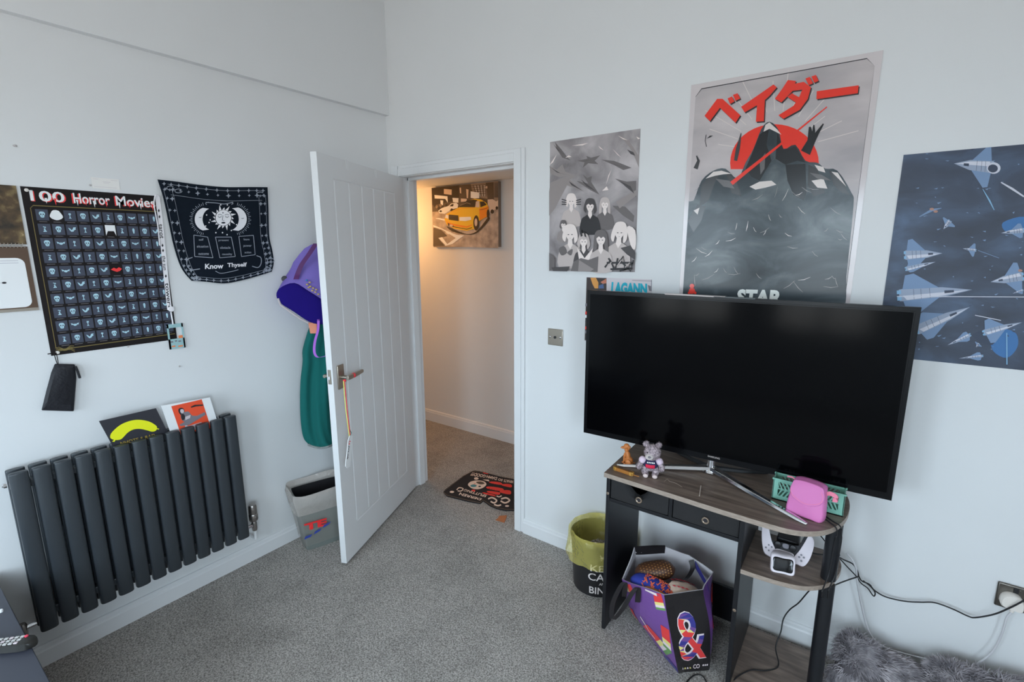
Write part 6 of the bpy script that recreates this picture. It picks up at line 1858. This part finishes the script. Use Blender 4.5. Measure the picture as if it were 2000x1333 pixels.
# ------------------------------------------------------------------ what hangs on the door
over = thing('over_door_hook_rack', 'white over-door hook rack whose two straps grip the top of the open door', 'hook rack', tuple(dp(.46, 1.80, -.02)))
for s_ in (.325, .598):
    b = M()
    dbox(b, s_ - .010, s_ + .010, DHT - .040, DHT + .0025, DT + .0003, DT + .0022, TRIM); dbox(b, s_ - .010, s_ + .010, DHT + .0003, DHT + .0025, -.003, DT + .0022, TRIM); dbox(b, s_ - .010, s_ + .010, DHT - .20, DHT + .0025, -.003, -.001, TRIM)
    b.build('door_strap', over)
b = M(); dbox(b, .18, .74, DHT - .24, DHT - .20, -.006, -.001, TRIM); b.build('rail', over)
for s_ in (.22, .46, .70):
    b = M(); b.tube([dp(s_, DHT - .22, -.006), dp(s_, DHT - .235, -.03), dp(s_, DHT - .23, -.05), dp(s_, DHT - .205, -.056)], .004, CHROME, 8); b.build('coat_hook', over)

VN = np.array((CX - .11, CY + .71, 0)); VN /= np.linalg.norm(VN)       # horizontally towards the camera
VS = np.array((-VN[1], VN[0], 0))                                        # to the viewer's right
BP0 = np.array((.11, -.71, 1.3))
def bp_(px, py, off): return at_pl(px, py, BP0 + VN * off, VN)
BLU_ = mat('satchel_indigo', C(22, 10, 104, .85), rough=.9, spec=.2, bump=.15, bscale=300)
LIL = mat('satchel_lilac', C(100, 92, 172, .8), rough=.55, bump=.1, bscale=300)
PRP = mat('satchel_purple_strap', C(72, 26, 92, .85), rough=.55)
LGR = mat('satchel_grey_piping', C(150, 152, 160, .74), rough=.6)
TAN_ = mat('leather_tan', C(180, 122, 100, .74), rough=.6)
sat = thing('purple_satchel', 'lilac and indigo satchel hanging upside the back of the open door', 'bag', tuple(bp_(590, 600, 0)))
sat['label'] = 'lilac and indigo satchel hanging behind the open door'
facep = [(540, 573), (551, 560), (575, 553), (600, 567), (640, 596), (640, 628), (628, 634), (604, 629), (575, 610), (546, 591)]
backp = [(566, 533), (570, 520), (577, 507), (608, 478), (665, 486), (668, 560), (640, 615), (610, 615), (585, 597), (566, 560)]
F0 = [bp_(x, y, .035) for x, y in facep]; B0 = [bp_(x, y, -.055) for x, y in backp]
B0 = [np.array((max(p_[0], .014), p_[1], p_[2])) for p_ in B0]
F0 = [np.array((max(p_[0], .014), p_[1], p_[2])) for p_ in F0]
mid = [(f_ * .5 + q * .5) + UP * .006 for f_, q in zip(F0, B0)]
lp_ = lambda R: loop(R, 3)
cF = sum(F0) / len(F0)
b = M().loft([lp_(B0), lp_(mid), lp_(F0)], LIL, True, False); b.build('satchel_body', sat, smooth=60)
b = M().loft([lp_(F0), lp_([cF + (p_ - cF) * .97 + VN * .006 for p_ in F0]), lp_([cF + (p_ - cF) * .8 + VN * .010 for p_ in F0])], BLU_, False, True); b.build('end_panel', sat, smooth=60)
b = M(); b.tube([bp_(*q, .040) for q in ((543, 583), (548, 596), (572, 613), (586, 623), (602, 631))], .0055, LGR, 8); b.build('piping', sat)
b = M()
S_ = [bp_(x, y, o_) for x, y, o_ in ((617, 476, .03), (604, 496, .025), (590, 516, .02), (582, 534, .02), (578, 546, .03))]
b.loft([[p_ - VS * .012, p_ + VS * .012, p_ + VS * .012 - VN * .004, p_ - VS * .012 - VN * .004] for p_ in spline(S_, 5)], PRP); b.build('carry_strap', sat, smooth=60)
b = M()
for k, (x, y) in enumerate(((600, 556), (606, 560), (612, 563), (603, 562), (610, 568), (616, 571), (622, 575), (605, 552), (618, 566))):
    p_ = bp_(x, y, .036 - .003 * ((x + y) % 3)); b.ell(p_, (.0065, .0065, .0045), mat('badge_gold', C(160, 150, 100, .74), rough=.4), 8, 6)
b.ell(bp_(599, 548, .03), (.006, .006, .005), mat('badge_teal', C(40, 110, 170, .74), rough=.5), 8, 6)
b.build('badge', sat)
b = M(); b.lathe([(.012, 0), (.015, .004), (.012, .010), (0, .012)], bp_(556, 545, -.005), DARKP, 12, axis=tuple(VN)); b.build('buckle', sat)
# leather tag and purple lead below it
b = M(); q_ = [bp_(x, y, .028) for x, y in ((602, 631), (619, 628), (619, 652), (606, 652))]; b.ext(q_, -VN * .006, TAN_)
b.build('leather_tag', sat, bevel=.002)
LEAD = mat('lead_purple', C(140, 84, 190, .74), rough=.5)
b = M()
S_ = spline([bp_(x, y, .045) for x, y in ((622, 624), (621, 645), (615, 668), (614, 688), (620, 698), (632, 697), (640, 694))], 6)
b.loft([[p_ - VS * .006, p_ + VS * .006, p_ + VS * .006 - VN * .003, p_ - VS * .006 - VN * .003] for p_ in S_], LEAD)
tag(b.build('purple_lead', smooth=60), 'purple lead hanging in a loop below the satchel behind the door', 'lead')
TEAL = mat('teal_fleece', C(0, 84, 84, .85), rough=.95, bump=.25, bscale=250)
TEALH = mat('teal_fleece_hem', C(112, 124, 128, .74), rough=.9)
tw_ = thing('teal_fleece', 'teal fleece garment with a grey hem hanging behind the open door', 'garment', tuple(bp_(620, 870, -.02)))
left = spline([(607, 632), (599, 655), (591, 685), (591, 708), (587, 745), (586, 790), (588, 830), (593, 856), (602, 868)], 5)
rings = []
N_ = 22
for k, (lx_, ly) in enumerate(left):
    fold = k / len(left)
    Rr = []
    wid = 78
    for i in range(N_ + 1):
        u = i / N_
        x = lx_ + wid * u
        o_ = -.045 + .050 * math.sin(math.pi * min(1, .15 + u * .9)) + .013 * math.sin(11 * u + 2.2 * fold) * min(1, fold * 2 + .3) + .006 * math.sin(23 * u - 3 * fold)
        y = ly + (8 if fold > .9 else 0) * math.sin(math.pi * min(1, u * 1.6)) * .8
        p_ = bp_(x, y, o_); Rr.append(np.array((max(.012, p_[0]), p_[1], p_[2])))
    back_ = [p_ - VN * .014 for p_ in Rr[::-1]]
    back_ = [np.array((max(.006, p_[0]), p_[1], p_[2])) for p_ in back_]
    rings.append(Rr + back_)
b = M().loft(rings, TEAL); b.build('fleece_body', tw_, smooth=70)
b = M(); last = rings[-1][:N_ + 1]
b.tube([p_ - UP * .003 for p_ in last], .006, TEALH, 8); b.build('hem', tw_)

# lanyard on the door handle
LRED, LYEL, LGRN = mat('ribbon_red', C(220, 60, 70, .8), rough=.6), mat('ribbon_yellow_green', C(190, 200, 110, .8), rough=.6), mat('ribbon_teal', C(50, 120, 110, .8), rough=.6)
hl_ = thing('handle_lanyard', 'multicoloured lanyard with a white tag tied to the lever handle of the open door', 'lanyard', tuple(dp(.78, .52, DT + .05)))
def hp(px, py, off=.055):
    return at_pl(px, py, dp(0, 0, DT + off), DN)
b = M(); b.lathe([(.0108, -.006), (.0125, -.003), (.0125, .004), (.0108, .007)], dp(.735, .9625, DT + .047), LRED, 14, axis=tuple(DD)); b.ell(hp(673, 744), (.008, .008, .007), LRED, 10, 8); b.build('knot', hl_)
b = M(); b.tube([hp(*q) for q in ((673, 745), (675, 765), (678, 800), (682, 835), (684, 850))], .0022, LRED, 6); b.build('red_ribbon', hl_)
b = M(); b.tube([hp(*q, .058) for q in ((671, 745), (673, 775), (676, 805), (680, 835), (682, 852))], .0024, LYEL, 6); b.build('yellow_ribbon', hl_)
b = M(); b.tube([hp(*q, .054) for q in ((682, 838), (686, 846), (683, 856), (680, 862))], .0022, LGRN, 6); b.build('teal_ribbon', hl_)
tagq = [(683, 851), (689, 852), (684, 912), (678, 915), (675, 911), (680, 862)]
b = M().ext([hp(x, y, .056) for x, y in tagq], -DN * .003, WHT); 
letter(b, 'pura vida', hp(683.5, 872, .0566), hp(680, 898, .0566), hp(677, 897.5, .0566), hp(680.5, 871.5, .0566), G3, .03)
letter(b, 'La', hp(685, 862, .0566), hp(684, 870, .0566), hp(681, 869.5, .0566), hp(682, 861.5, .0566), LRED, .03)
b.build('name_tag', hl_)
